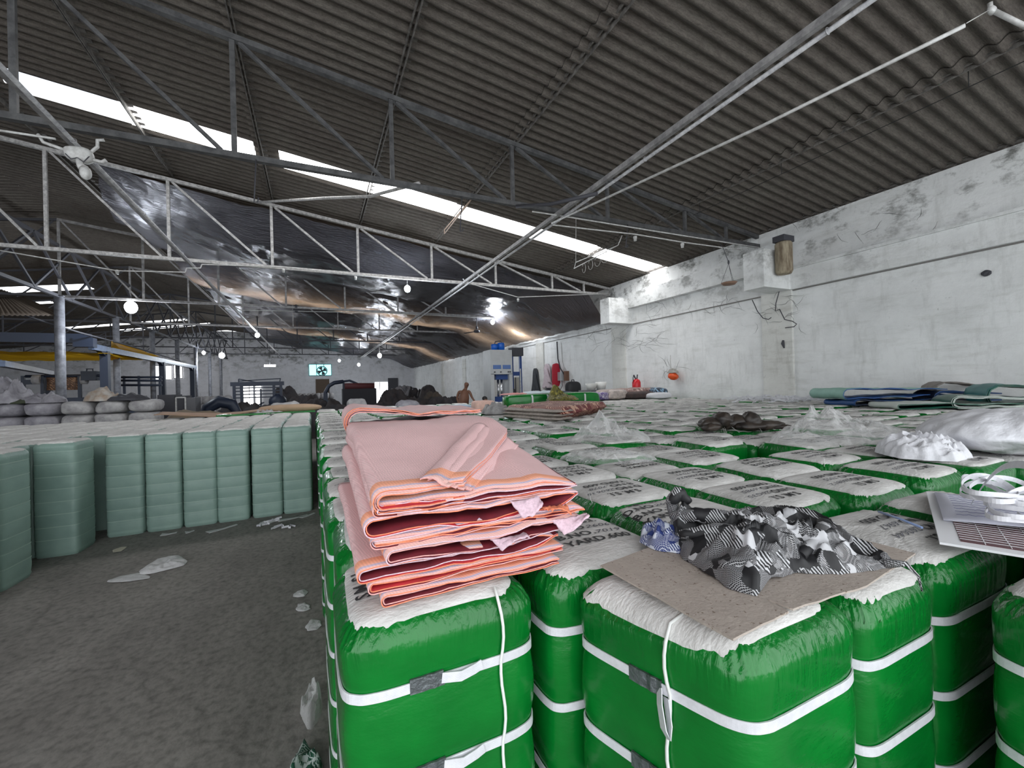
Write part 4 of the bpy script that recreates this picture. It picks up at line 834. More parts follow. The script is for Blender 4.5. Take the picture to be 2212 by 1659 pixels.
cr_obj('grey_cloth', 'crumpled grey cloth left of the green roll', 'cloth', mat('grey_cloth', (.42, .41, .41), .8, col2=(.16, .15, .15), nscale=5), ell(2.68, 6.45, .23, .28, 0, seed=12), 1.205, .20, 6, 54, nr=24, na=60)
m = MB(); m.blob((2.78, 7.25, 1.30), (.20, .16, .10), 0, 24, 16, p=.4); tag(m.build('bolster', mat('peach_cloth', (.80, .52, .44), .8, noise_=.15, nscale=20)), 'peach coloured square cushion beside the grey cloth', 'cushion')
m = MB(); m.blob((2.2, 7.5, 1.265), (.52, .17, .065), 0, 36, 16, p=.5, fn=lambda v: v*(1+.12*fb(v.x*4, v.y*4, 1))); tag(m.build('cloth_bundle', mat('light_blue_cloth', (.40, .55, .70), .8, col2=(.62, .68, .78), nscale=3)), 'light blue cloth bundle lying behind the pink stack', 'bundle')
# bedding by the right wall
z0 = 1.2
def pile_roll(name, label, cat, c, r, M_, p=.5, rz=0, nz_=.08, grp=None):
    m = MB(); Q = Matrix.Rotation(rz, 3, 'Z'); m.blob((0, 0, 0), r, 0, 36, 18, p=p, M=Q, fn=lambda v: v*(1+nz_*fb(v.x*3+c[0], v.y*3, v.z*4))); return tag(m.build(name, M_, None, c), label, cat, grp)
bx = lambda px_, py_, y: aty(px_, py_, y)
for (pa, pb, pt, pbm, y, lb, nm, M_, cat) in (
    (1266, 1335, 846, 866, 9.3, 'crumpled white and purple printed blanket, left in the bedding by the wall', 'blanket', pattern_mat('purple_print', (.10, .06, .22), (.62, .58, .62), 20, 60), 'blanket'),
    (1298, 1345, 840, 864, 9.2, 'clear and pink plastic wrapped bedding in the middle of the heap', 'bedding_pack', mat('plastic_bedding', (.60, .50, .46), .25, col2=(.35, .30, .28), nscale=9, bump=.8, bscale=20), 'bedding'),
    (1315, 1402, 838, 864, 9.5, 'long rolled blanket with pink and brown pattern by the wall', 'blanket', RUG2, 'blanket'),
    (1335, 1405, 846, 867, 9.1, 'dark brown blanket spilling forward from the bedding heap', 'blanket', mat('dark_blanket', (.045, .035, .035), .85, col2=(.08, .05, .045), nscale=9), 'blanket'),
    (1395, 1430, 838, 858, 9.3, 'blue and black printed blanket end, rightmost in the bedding', 'blanket', pattern_mat('blue_print', (.02, .03, .05), (.25, .40, .55), 14, 20), 'blanket')):
    a_, b2 = bx(pa, pbm, y), bx(pb, pbm, y); tp_ = bx((pa+pb)/2, pt, y).z; w_ = (b2.x-a_.x)/2
    pile_roll(nm, lb, cat, ((a_.x+b2.x)/2, y, 1.21+(tp_-1.21)/2), (max(.2, w_), .35, (tp_-1.21)/2*1.02), M_, .6, nz_=.15)
pile_roll('pillow', 'white pillow at the right foot of the bedding', 'pillow', (8.35, 8.75, 1.285), (.36, .28, .085), M_WC, .6)
m = MB(); slab([(7.35, 10.3), (8.9, 10.3), (9.1, 10.9), (7.3, 10.9)], 1.21, 1.46, m); tag(m.build('mattress', mat('grey_mattress', (.16, .16, .17), .9, noise_=.3, nscale=6)), 'grey mattress pushed to the back of the bedding, by the wall', 'mattress')
p = aty(1298, 826, 10.6); m = MB(); m.lathe((p.x, p.y, 1.46), [(.0, 0), (.13, 0), (.17, .24), (.16, .24), (.12, .02), (0, .02)], 18); tag(m.build('plastic_bowl', mat('clear_box', (.66, .66, .64), .3)), 'pale plastic bowl on the grey mattress', 'bowl')
p = aty(1277, 828, 10.6); m = MB(); m.lathe((p.x, p.y, 1.46), [(.0, 0), (.12, 0), (.18, .20), (.17, .20), (.11, .02), (0, .02)], 18); tag(m.build('plastic_bowl', mat('clear_box2', (.5, .5, .48), .3)), 'grey plastic bowl, left one on the mattress', 'bowl')
p = aty(1375, 838, 10.4); t = thing('fire_extinguisher', (p.x, p.y, 1.42), 'red canister with a black handle standing behind the rolled blanket', 'extinguisher')
m = MB(); m.lathe((0, 0, 0), [(0, 0), (.12, 0), (.13, .05), (.13, .24), (.10, .31), (.03, .35), (0, .35)], 18); m.build('canister', mat('red_paint', (.60, .01, .02), .35), t)
m = MB(); m.bar((-.02, 0, .34), (-.10, 0, .47), .03); m.bar((.02, 0, .34), (.05, 0, .48), .025); m.tube([(-.1, 0, .46), (-.13, 0, .38), (-.12, 0, .2)], .012, 6); m.build('handle', M_DRK, t)
m = MB(); slab([(p.x-.4, p.y-.28), (p.x+.4, p.y-.28), (p.x+.4, p.y+.3), (p.x-.4, p.y+.3)], 1.2, 1.42, m) if False else None
# heap of strap offcuts against the pillar
m = MB(); rr = random.Random(5)
for k in range(60):
    c0 = Vector((rr.uniform(8.1, 9.25), rr.uniform(4.6, 6.5), 1.21)); a = rr.uniform(0, 6.3); pts = []
    for i in range(7): a += rr.uniform(-.7, .7); c0 = c0+Vector((math.cos(a)*.09, math.sin(a)*.09, 0)); c0.z = 1.21+.10*math.sin(PI*i/6)*rr.random(); c0.x = min(c0.x, 9.38); pts.append(c0.copy())
    m.ribbon(pts, (rr.uniform(-.3, .3), rr.uniform(-.3, .3), 1), .022, .002)
tag(m.build('strap_offcuts', M_STR), 'tangled heap of white strap offcuts at the foot of the stained pillar', 'straps', kind='stuff')
# folded tarpaulins near the right wall
TM = [mat('mint_tarp', (.30, .52, .44), .6, noise_=.2, nscale=4), mat('blue_tarp', (.03, .10, .30), .5, noise_=.3, nscale=5), mat('navy_tarp', (.012, .02, .045), .5), mat('grey_sheet', (.30, .27, .25), .8, noise_=.3, nscale=4), mat('bottle_green_tarp', (.006, .10, .06), .35, noise_=.4, nscale=5), mat('pale_tarp_back', (.55, .60, .56), .7), mat('teal_tarp', (.03, .20, .20), .4, noise_=.3, nscale=5)]
def tarp(label, c, w, d, z0, z1, mo, mi_, n, seed, rz=0, cat='tarpaulin'):
    t = thing('folded_tarpaulin', c, label, cat, 'folded tarpaulins by the right wall', rz)
    for p_ in range(n):
        m = MB(); x0 = -w/2
        def zz(y): return 1
        g = .012*p_
        def fn(u, v, g=g, p_=p_):
            y = -d/2+d*v+.03*fb(u*5, p_, seed); k = u*2-1; r = max(.004, (z1-z0)/2-g); xl = x0+r+g
            if abs(k) < .12: a = PI/2*(k/.12); x = xl-r*math.cos(a); z = (z0+z1)/2+r*math.sin(a)
            else: t_ = (abs(k)-.12)/.88; x = xl+(w/2-xl)*t_; z = (z0+z1)/2+math.copysign(r*(1-.45*t_), k)
            return (x, y, max(z0, z+.025*fb(x*3, y*3, seed)))
        m.grid(fn, 40, 14, 0, True, .006, 1, 1); m.build('tarp_layer', [mo, mi_], t)
tarp('mint green folded tarpaulin with blue folds beneath, by the right wall', (8.1, 3.72, 1.205), 1.5, .8, .10, .27, TM[0], TM[1], 2, 61, -.5)
tarp('blue folded tarpaulin under the mint green one', (8.05, 3.6, 1.205), 1.3, .7, 0, .09, TM[1], TM[2], 2, 62, -.5)
tarp('navy folded tarpaulin right of the mint green one', (8.75, 3.0, 1.205), .8, .5, .0, .20, TM[2], TM[1], 3, 63, -.7)
tarp('grey-brown sheet heaped highest against the right wall', (9.1, 3.15, 1.205), .6, .6, .0, .34, TM[3], TM[3], 2, 64, -.9)
tarp('pale backed green sheet spread in front of the dark green folds', (7.6, 2.75, 1.205), 1.3, .7, .0, .08, TM[5], TM[4], 2, 65, -.7)
tarp('dark green folded tarpaulin with curled edge at the right picture edge', (7.85, 2.38, 1.205), .9, .6, .0, .17, TM[4], TM[5], 3, 66, -.9)
tarp('teal folded tarpaulin topmost at the right picture edge', (8.45, 2.35, 1.205), .7, .6, .0, .30, TM[6], TM[4], 3, 67, -.9)
# ================================================================ lamps and conduits
M_PVC = mat('white_pvc', (.62, .62, .61), .4, col2=(.42, .41, .40), nscale=15)
M_BLB = lit('lit_bulb', (.93, .97, 1), 30)
M_GLS = mat('frosted_glass', (.7, .7, .7), .2)
def bulb(px_, py_, y, label, on=True, power=60, r=.06, drop=.12, grp='round bulbs hanging from the trusses'):
    p = aty(px_, py_, y); drop = max(.05, 4.73-p.z-r*.9-.05)
    if True: pass
    t = thing('hanging_bulb', p, label, 'light bulb', grp)
    m = MB(); m.blob((0, 0, 0), (r, r, r*1.15), 0, 14, 10); m.build('bulb', M_BLB if on else M_GLS, t)
    m = MB(); m.tube([(0, 0, r*.9), (0, 0, r*.9+.05)], .02, 8); m.tube([(0, 0, r*.9+.05), (0, 0, r*.9+.05+drop)], .006, 5); m.build('holder', M_PVC, t)
    if on and power:
        d = bpy.data.lights.new('bulb_glow', 'POINT'); d.energy = power; d.shadow_soft_size = .07; d.color = (.86, .93, 1); o = bpy.data.objects.new('bulb_glow', d); COL.objects.link(o); o.location = p+Vector((0, 0, -r-.10))
bulb(880, 624, 12, 'bright bulb hanging under the pale truss in mid picture', power=90, r=.085, drop=.10)
bulb(1064, 696, 17.5, 'bright bulb left of the pair near the white press', power=80, r=.085, drop=.06)
bulb(1125, 697, 17.5, 'bright bulb right of the pair, close to the foil and wall', power=80, r=.08, drop=.06)
bulb(283, 664, 17.5, 'wide bright lamp glowing under the left roof near the posts', power=160, r=.17)
bulb(820, 768, 28.5, 'bright lamp above the dark heaps, right of the fan window', power=160, r=.13)
bulb(440, 762, 34, 'small bright lamp left of the far pair over the white end wall', power=60, r=.10)
bulb(479, 768, 34, 'larger bright lamp of the far pair over the white end wall', power=140, r=.17)
bulb(775, 788, 39.5, 'small lamp to the right of the fan window on the end wall', power=60, r=.12)
bulb(733, 779, 39.5, 'tiny lamp just above the fan window', power=30, r=.10)
bulb(556, 724, 23, 'angled lamp glowing on the left tie pipe', power=70, r=.10)
for k, (x, y, px_) in enumerate(((253, 585, 12), (612, 582, 12), (768, 598, 12), (1119, 646, 12), (1372, 512, 6.45), (1474, 527, 6.45))):
    p = aty(x, y, px_-.06); t = thing('lamp_holder', p, ['empty lamp holder at the far left of the pale truss', 'empty lamp holder under the pale truss, left of the middle', 'empty lamp holder next to the glowing bulb of the pale truss', 'lamp holder where the white conduit sags at the right of the pale truss', 'left lamp holder under the nearest truss', 'right lamp holder under the nearest truss'][k], 'lamp holder', 'empty lamp holders on the trusses')
    m = MB(); m.lathe((0, 0, 0), [(0, -.075), (.028, -.075), (.03, -.03), (.036, -.028), (.036, .012), (.02, .02), (0, .02)], 12); m.build('socket', M_PVC, t)
def conduit(label, pts, r=.013):
    P = []
    for a, b_ in zip(pts, pts[1:]):
        for k in range(4): P.append(Vector(a).lerp(Vector(b_), k/4))
    P.append(Vector(pts[-1])); m = MB(); m.tube(P, r, 8); return tag(m.build('conduit_pipe', M_PVC), label, 'conduit', 'thin white conduits')
q = lambda a, b_, y: tuple(aty(a, b_, y))
conduit('white conduit running along under the pale truss from the left post to the bulb', [q(0, 541, 11.9), q(253, 585, 11.9), q(400, 588, 11.9), q(403, 579, 11.9), q(433, 579, 11.9), q(436, 571, 11.9), q(612, 577, 11.9), q(880, 604, 11.9)])
conduit('white conduit zigzagging under the right half of the pale truss', [q(1000, 602, 11.9), q(1006, 610, 11.9), q(1119, 642, 11.9), q(1320, 634, 11.9)])
conduit('white conduit clipped under the right half of the nearest truss', [q(1195, 486, 6.4), q(1290, 497, 6.4), q(1372, 506, 6.4), q(1474, 523, 6.4), q(1600, 540, 6.4)])
conduit('upper white conduit on the right half of the nearest truss', [q(1150, 457, 6.4), q(1235, 470, 6.4), q(1400, 497, 6.4), q(1640, 535, 6.4)])
conduit('dusty conduit along the left half of the nearest truss', [q(0, 282, 6.4), q(120, 300, 6.4)])
conduit('grey conduit under the third truss', [q(505, 662, 17.4), q(520, 670, 17.4), q(830, 676, 17.4), q(1105, 690, 17.4)])
conduit('pale pipe running from the nearest truss up to the switch box at the top right', [q(1192, 482, 6.4), tuple(aty(1640, 275, 2.75)), tuple(aty(2085, 55, 1.45))], .016)
# junction cluster on the left tie and one at the top right corner
for (px_, py_, y, lb, s) in ((172, 335, 6.42, 'dusty white junction box with a dead lamp hanging on the left tie pipe', 1.0), (2142, 22, 1.45, 'white junction box with a short tube at the top right corner', .34)):
    p = aty(px_, py_, y); t = thing('junction_box', p, lb, 'junction box')
    m = MB(); m.blob((0, 0, 0), (.13*s, .07*s, .085*s), 0, 16, 10, p=.7, fn=lambda v: v*(1+.12*fb(v.x*9, v.z*9))); m.build('box', M_PVC, t)
    if s == 1:
        m = MB(); m.tube([(0, -.03, -.04), (.02, -.04, -.13), (.05, -.05, -.17)], [.03, .035, .05], 10); m.blob((.07, -.06, -.22), (.055, .05, .075), 0, 12, 8); m.build('lamp_head', M_PVC, t)
        m = MB(); m.tube([(.08, 0, .03), (.16, -.01, .12), (.16, -.01, .20), (.22, 0, .22)], .018, 7); m.tube([(.1, 0, -.03), (.2, -.02, -.05), (.24, -.02, -.02)], .02, 7); m.tube([(-.12, 0, .03), (-.3, 0, .08), (-.34, 0, .16)], .018, 7); m.build('bent_pipe', M_PVC, t)
        m = MB(); m.tube([(-.1, -.05, -.03), (-.05, -.07, -.09), (.0, -.06, -.06), (.06, -.07, -.1), (.1, -.05, -.02)], .006, 5); m.build('wire', M_DRK, t)
    else:
        m = MB(); m.tube([(.02, -.01, -.01), tuple(aty(2225, 62, 1.3)-p)], .019, 12); m.build('tube', M_PVC, t)
        m = MB(); m.tube([(-.02, 0, .0), (-.03, .0, .05)], .017, 8); m.tube([(-.04, 0, -.01), tuple(aty(2088, 50, 1.45)-p)], .004, 5); m.build('bracket', M_PVC, t)
# hooks and rods on the trusses
for (px_, y0_, y1_, yy, lb) in ((553, 345, 437, 6.45, 'black hanging rod on the nearest truss, left of mid picture'), (998, 424, 500, 6.48, 'black hook hanging from the nearest truss'), (1356, 485, 535, 6.45, 'small black hook at the right of the nearest truss')):
    a_, b2 = aty(px_, y0_, yy), aty(px_-4, y1_, yy); m = MB(); m.tube([a_, a_.lerp(b2, .8), b2, b2+Vector((.04, 0, .01)), b2+Vector((.05, 0, .07))], .009, 6); tag(m.build('hook', M_DRK), lb, 'hook', 'hooks on the nearest truss')
# wall pan hanging by three wires
p = aty(1575, 612, 6.25); t = thing('hanging_pan', p, 'round scale pan hanging on three wires in front of the wall', 'scale pan')
m = MB(); m.lathe((0, 0, -.03), [(0, 0), (.12, 0), (.16, .045), (.15, .048), (.11, .01), (0, .01)], 22); m.build('pan', mat('rusty_pan', (.22, .13, .09), .7), t)
for a in (0, 2.1, 4.2): m = MB(); m.tube([(.155*math.cos(a), .155*math.sin(a), .015), (.0, 0, .42)], .004, 5); m.build('wire', M_DRK, t)
m = MB(); m.blob((0, 0, .45), (.02, .02, .05), 0, 8, 6); m.tube([(0, 0, .45), (0, .12, .8), (0, .25, 1.0)], .006, 5); m.build('hanger', M_DRK, t)
# old capital next to the corbel, wires and orange bag on the wall
p = aty(1672, 575, 5.55); m = MB(); m.lathe((8.93, 5.60, 3.83), [(0, 0), (.13, 0), (.16, .06), (.16, .62), (.14, .66), (0, .66)], 20); m.box((8.93, 5.60, 4.55), (.34, .24, .12), 1)
tag(m.build('rain_pipe_head', [mat('rusted_pipe', (.42, .36, .26), .85, col2=(.16, .12, .08), nscale=12, stretch=(1, 1, .2)), M_DRK]), 'rust-streaked ribbed drum bolted to the side of the near corbel', 'drum')
def wirew(label, pts, x=9.36, r=.010, m_=None):
    P = [atx(a, b_, x) for a, b_ in pts]; m = MB(); m.tube(P, r, 5); return tag(m.build('wire', m_ or M_DRK), label, 'wire', 'loose wires on the right wall')
wirew('black wire hanging below the near corbel in a long loop', [(1685, 600), (1683, 630), (1676, 655), (1675, 672), (1684, 668)])
wirew('black wire drooping left of the stained pillar', [(1625, 648), (1636, 672), (1648, 687), (1660, 690), (1666, 686)])
wirew('thin wire curling across the stained pillar', [(1684, 668), (1695, 690), (1712, 694), (1721, 700), (1715, 706), (1696, 708)])
wirew('black cable dropping from the foil to the electric box', [(1203, 738), (1205, 775), (1210, 795), (1218, 808)], r=.03)
wirew('cable looping under the electric box', [(1205, 812), (1205, 835), (1210, 843), (1215, 833), (1213, 818)], r=.014)
p = atx(1453, 808, 9.30); t = thing('hanging_bag', p, 'orange and white plastic bag hung on the bright wall', 'bag')
m = MB(); m.blob((0, -.02, -.06), (.10, .17, .11), 0, 14, 10, fn=lambda v: v*(1+.2*fb(v.x*9, v.y*9, v.z*9))); m.build('orange_part', mat('orange_plastic', (.75, .10, .02), .4), t)
m = MB(); crumple(m, ell(0, 0, .09, .22, 0, seed=3), .03, .13, 9, 5, 10, 30); m.tube([(0, .05, .08), (.03, .1, .4), (.06, .12, .55)], .006, 4); m.build('white_part', mat('grey_plastic', (.42, .40, .36), .5, noise_=.4, nscale=20), t)
m = MB(); crumple(m, ell(0, 0, .045, .065, 0, seed=4), 0, .02, 14, 8, 10, 26); o = m.build('wall_nest', M_DRK); o.location = atx(2130, 590, 9.47); o.rotation_euler = (0, -PI/2, 0); tag(o, 'small dark mud nest stuck high on the right wall', 'nest')
o = MB(); o.tube([atx(1692, 735, 9.43), atx(1691, 742, 9.42), atx(1694, 752, 9.43)], [.02, .035, .01], 6); tag(o.build('wall_peg', M_DRK), 'small dark feather-like peg on the stained pillar', 'peg')
def webs(n_, seed, label, area_):                                      # sooty cobwebs hanging on the wall
    rr = random.Random(seed); m = MB()
    for _ in range(n_):
        a, b_ = rr.uniform(area_[0], area_[2]), rr.uniform(area_[1], area_[3]); p = Vector((a, b_)); an = rr.uniform(0, 6.3); P = [p.copy()]
        for i in range(5): an += rr.uniform(-.5, .5); p = p+Vector((math.cos(an)*rr.uniform(4, 11), math.sin(an)*6)); P.append(p.copy())
        m.tube([atx(v.x, v.y, 9.42-.06*math.sin(PI*i/5)) for i, v in enumerate(P)], [.001, .003, .0045, .004, .002, .001], 4)
    return tag(m.build('cobwebs', mat('soot', (.16, .16, .155), .95)), label, 'cobwebs', kind='stuff')
webs(26, 2, 'sooty cobweb strands on the wall under the far corbel', (1375, 700, 1425, 745)); webs(22, 3, 'sooty cobweb strands along the wall ledge between the corbels', (1380, 640, 1600, 680)); webs(20, 4, 'cobweb strands on the wall under the foil edge', (1262, 712, 1350, 745))
webs(18, 5, 'cobwebs around the top of the stained pillar', (1630, 640, 1730, 705)); webs(10, 6, 'cobwebs round the orange bag', (1432, 780, 1462, 805)); webs(9, 7, 'soot strands along the scalloped sheet ends above the wall', (1700, 440, 2050, 520))
# coats and boxes on the wall
def hang(name, label, px0, py0, px1, py1, y, M_, n=3, seed=0):
    a_, b2 = atx(px0, py0, 9.40), atx(px1, py1, 9.40); w = abs(b2.y-a_.y); h = a_.z-b2.z; t = thing(name, (9.44, (a_.y+b2.y)/2, b2.z), label, 'clothing')
    m = MB(); m.grid(lambda u, v: (-.03-.07*math.sin(PI*u)-.035*math.sin(u*14+seed)*(1-v*.5), (u-.5)*w*(.22+.78*(1-v)**.5*(.85+.15*math.sin(6*v+seed))), h*v*(1-.22*abs(u-.5)*(1-v))), 22, 18, 0, True, .02); m.build('cloth', M_, t)
    m = MB(); m.grid(lambda u, v: (-.12+.02*math.sin(u*9), (u-.5)*w*.26-w*.32*(1-v), h*(.22+.6*v)), 8, 10, 0, True, .03); m.build('sleeve', M_, t)
    m = MB(); m.tube([(-.03, 0, h*.98), (.05, 0, h*1.0)], .012, 6); m.build('peg', M_DRK, t); return t
hang('jacket', 'dark grey jacket hanging on the wall behind the press', 1146, 797, 1170, 858, 16.6, mat('grey_jacket', (.05, .055, .065), .8, noise_=.3, nscale=5), seed=1)
hang('shirt', 'pale pink striped shirt hanging on the wall', 1170, 788, 1196, 838, 15.9, mat('pink_shirt', (.62, .52, .56), .8, noise_=.2, nscale=9), seed=2)
hang('trousers', 'black trousers hanging below the pale shirt', 1178, 830, 1190, 858, 15.95, M_DRK, seed=3)
p = aty(1201, 811, 15.4); m = MB(); m.blob(p, (.17, .10, .50), 0, 16, 16, p=.5, fn=lambda v: v*(1+.1*fb(v.x*5, v.z*5))); tag(m.build('red_cloth', mat('red_cloth', (.42, .01, .03), .7)), 'long red cloth bundle hanging on the wall', 'cloth')
p = aty(1212, 813, 15.2); m = MB(); m.box(p, (.22, .2, .36)); tag(m.build('switch_box', mat('grey_enamel', (.48, .50, .52), .4)), 'grey electric switch box on the wall', 'electric box')
p = aty(1228, 812, 14.9); m = MB(); m.box(p, (.42, .12, .40), 0, .2); m.box(p+Vector((-.1, -.07, .03)), (.14, .02, .2), 1, .2); tag(m.build('notice_board', [mat('brown_board', (.16, .08, .05), .7), M_PAP]), 'brown board with a white paper on the wall', 'board')
p = aty(1238, 842, 13.6); t = thing('rucksack', (p.x, 13.6, 1.2), 'black rucksack standing at the wall beside the bedding', 'bag')
m = MB(); m.blob((0, 0, .27), (.30, .2, .29), 0, 20, 14, p=.6); m.build('body', mat('black_bag', (.015, .015, .018), .6), t); m = MB(); m.tube([(-.06, 0, .54), (-.04, 0, .62), (.04, 0, .62), (.06, 0, .54)], .02, 6); m.build('handle', M_DRK, t)
m = MB(); m.box((p.x, 13.6, .6), (1.2, 1.0, 1.19)); tag(m.build('wooden_crate', mat('dark_crate', (.06, .045, .035), .9)), 'dark crate carrying the rucksack at the wall', 'crate')
p = aty(1145, 866, 13); m = MB(); m.box((p.x, 13, p.z-.62), (.36, .4, 1.55)); tag(m.build('white_drum_box', M_WHT), 'white box standing right of the press', 'box')
p = aty(1216, 858, 11.2); m = MB(); m.blob((p.x, 11.2, 1.32), (.38, .25, .14), 0, 18, 12, p=.7, fn=lambda v: v*(1+.15*fb(v.x*5, v.y*5, v.z*5))); tag(m.build('dark_bag', mat('navy_bag', (.03, .035, .06), .7)), 'dark blue bag lying behind the olive cloth', 'bag')
# ================================================================ press
y = 16.0; xl, xr = aty(1052, 800, y).x, aty(1098, 800, y).x; M_CRM = mat('cream_enamel', (.52, .53, .54), .45, noise_=.12, nscale=3); M_BLU = mat('blue_enamel', (.02, .06, .22), .45); M_LBL = mat('pale_blue_panel', (.10, .18, .42), .5)
W_ = xr-xl; t = thing('baling_press', (xl, y, 0), 'tall white and blue baling press standing in mid distance', 'press')
m = MB(); m.box((W_/2, 0, 2.62), (W_, .8, .98)); m.build('head_box', M_CRM, t)
hd = t.children[0]
m = MB(); m.box((W_/2-.2, -.41, 2.42), (.34, .02, .16)); m.box((W_/2+.22, -.41, 2.42), (.34, .02, .16)); m.build('blue_panel', M_LBL, hd)
m = MB()
for x in (.2, .52, .92, 1.02): m.tube([(x*W_/1.15, -.40, 2.22), (x*W_/1.15, -.44, 2.22)], .028, 8)
m.build('dial', M_DRK, hd)
for x in (.07, W_-.07): m = MB(); m.box((x, 0, 1.08), (.15, .8, 2.14)); m.build('side_column', M_CRM, t)
for x in (W_*.5, W_*.66): m = MB(); m.tube([(x, 0, .9), (x, 0, 2.1)], .05, 12); m.build('piston', mat('chrome', (.6, .6, .62), .25, metal=.9), t)
m = MB(); m.box((W_*.58, 0, 2.02), (.55, .5, .2)); m.build('upper_platen', M_BLU, t); m = MB(); m.box((W_*.55, 0, .98), (.86, .7, .34)); m.box((W_*.55, -.02, 1.19), (.6, .5, .08)); m.build('lower_platen', M_BLU, t)
m = MB(); m.box((W_*.5, 0, .4), (W_, .8, .8)); m.build('base', M_BLU, t)
for x, h in ((W_*.38, .26), (W_*.68, .32)): m = MB(); m.lathe((x, 0, 3.11), [(0, 0), (.15, 0), (.15, h-.04), (.13, h), (0, h)], 16); m.build('oil_drum', mat('bright_blue_plastic', (.01, .12, .55), .35), t)
m = MB(); m.tube([(W_*.38, 0, 3.36), (W_*.42, 0, 3.48), (W_*.68, 0, 3.50), (W_*.72, 0, 3.4)], .02, 6); m.build('hose', M_DRK, t)
x0 = aty(1104, 800, y).x-xl; x1 = aty(1122, 800, y).x-xl
for x in (x0, x1): m = MB(); m.box((x, -.1, 1.55), (.09, .1, 3.1)); m.build('guide_column', M_BLU, t)
m = MB(); m.box(((x0+x1)/2, -.1, 3.05), (.5, .4, .34)); m.build('motor', M_DRK, t)
m = MB(); m.box(((x0+x1)/2, -.05, 1.0), (x1-x0, .06, 2.0)); m.build('back_plate', mat('beige_plate', (.45, .43, .38), .6), t)
for z in (.95, 2.15): m = MB(); m.box(((x0+x1)/2, -.12, z), (x1-x0, .08, .16)); m.build('cross_bar', M_BLU, t)
m = MB(); m.tube([(x0+.1, -.2, 1.3), (x0+.1, -.2, 2.0)], .02, 6); m.blob((x0-.02, -.2, 1.42), (.12, .08, .12), 0, 10, 8); m.build('valve', M_DRK, t)
m = MB(); a_ = aty(1124, 800, 15.7); m.tube([(a_.x, 15.7, 0), (a_.x, 15.7, 2.35)], .025, 8); tag(m.build('white_pole', M_PVC), 'thin white pole at the right side of the press', 'pole')
# ================================================================ people
M_SKN = mat('brown_skin', (.19, .085, .05), .55, noise_=.15, nscale=6); M_HAIR = mat('black_hair', (.012, .010, .010), .6); M_SRG = mat('checked_sarong', (.10, .045, .04), .85, col2=(.22, .14, .12), nscale=14)
y = 16.0; hx = aty(1003, 830, y).x; z0_ = 0
t = thing('person', (hx, y, 0), 'shirtless bald person with a big belly leaning on the dark table', 'person', rz=-.25)
J = dict(pelvis=(-.08, 0, .98, .17, .14), belly=(-.04, -.07, 1.15, .185, .18), chest=(-.01, -.02, 1.37, .17, .135), neckb=(.03, 0, 1.55, .075, .075), neck=(.06, -.01, 1.625, .056), head1=(.085, -.03, 1.74, .102, .108), head2=(.09, -.02, 1.85, .080, .085),
         shl=(.19, 0, 1.49, .07), ell=(.28, -.08, 1.24, .045), wrl=(.42, -.16, 1.02, .030), hal=(.47, -.19, .975, .034), shr=(-.22, 0, 1.48, .075), elr=(-.30, .03, 1.22, .048), wrr=(-.24, -.05, 1.0, .032), har=(-.22, -.08, .93, .036),
         hipl=(.03, 0, .88, .11), knl=(.06, -.02, .48, .07), anl=(.06, .02, .09, .045), tol=(.07, -.16, .04, .035), hipr=(-.19, 0, .88, .11), knr=(-.21, -.03, .48, .07), anr=(-.22, .02, .09, .045), tor=(-.23, -.16, .04, .035))
Ed = [('pelvis', 'belly'), ('belly', 'chest'), ('chest', 'neckb'), ('neckb', 'neck'), ('neck', 'head1'), ('head1', 'head2'), ('chest', 'shl'), ('shl', 'ell'), ('ell', 'wrl'), ('wrl', 'hal'), ('chest', 'shr'), ('shr', 'elr'), ('elr', 'wrr'), ('wrr', 'har'),
      ('pelvis', 'hipl'), ('hipl', 'knl'), ('knl', 'anl'), ('anl', 'tol'), ('pelvis', 'hipr'), ('hipr', 'knr'), ('knr', 'anr'), ('anr', 'tor')]
for s_, hn, d_ in ((1, 'hal', Vector((.05, -.03, -.02))), (-1, 'har', Vector((.01, -.02, -.05)))):
    for f_ in range(5):
        o_ = Vector((-.022+.014*f_, 0, 0)) if f_ < 4 else Vector((.03*s_, -.02, .01)); b0 = Vector(J[hn][:3])
        k1, k2 = '%s%da' % (hn, f_), '%s%db' % (hn, f_); J[k1] = (*(b0+o_+d_*(.8 if f_ < 4 else .3)), .009); J[k2] = (*(b0+o_*1.4+d_*((1.45, 1.6, 1.55, 1.35, .8)[f_])), .008); Ed += [(hn, k1), (k1, k2)]
def make_skin(name, J, Ed, M_, t, sub=2):
    me = bpy.data.meshes.new(name); keys = list(J); me.from_pydata([J[k][:3] for k in keys], [(keys.index(a), keys.index(b_)) for a, b_ in Ed], [])
    o = bpy.data.objects.new(name, me); COL.objects.link(o); o.modifiers.new('skin', 'SKIN')
    bpy.context.view_layer.objects.active = o
    if not me.skin_vertices:
        bm = bmesh.new(); bm.from_mesh(me); bm.verts.layers.skin.verify(); bm.to_mesh(me); bm.free()
    for i, k in enumerate(keys): r = J[k][3:]; dv = me.skin_vertices[0].data[i]; dv.radius = (r[0], r[-1]); dv.use_root = (i == 0)
    s = o.modifiers.new('sub', 'SUBSURF'); s.levels = s.render_levels = sub; me.materials.append(M_)
    dg = bpy.context.evaluated_depsgraph_get(); me2 = bpy.data.meshes.new_from_object(o.evaluated_get(dg)); me2.polygons.foreach_set('use_smooth', [True]*len(me2.polygons)); o.modifiers.clear(); o.data = me2
    if not me2.materials: me2.materials.append(M_)
    o.parent = t; return o
body = make_skin('body', J, Ed, M_SKN, t)
m = MB()
for s_ in (-1, 1): m.blob((.10+.03*s_+.02, -.105, 1.765), (.012, .008, .009), 0, 8, 6)
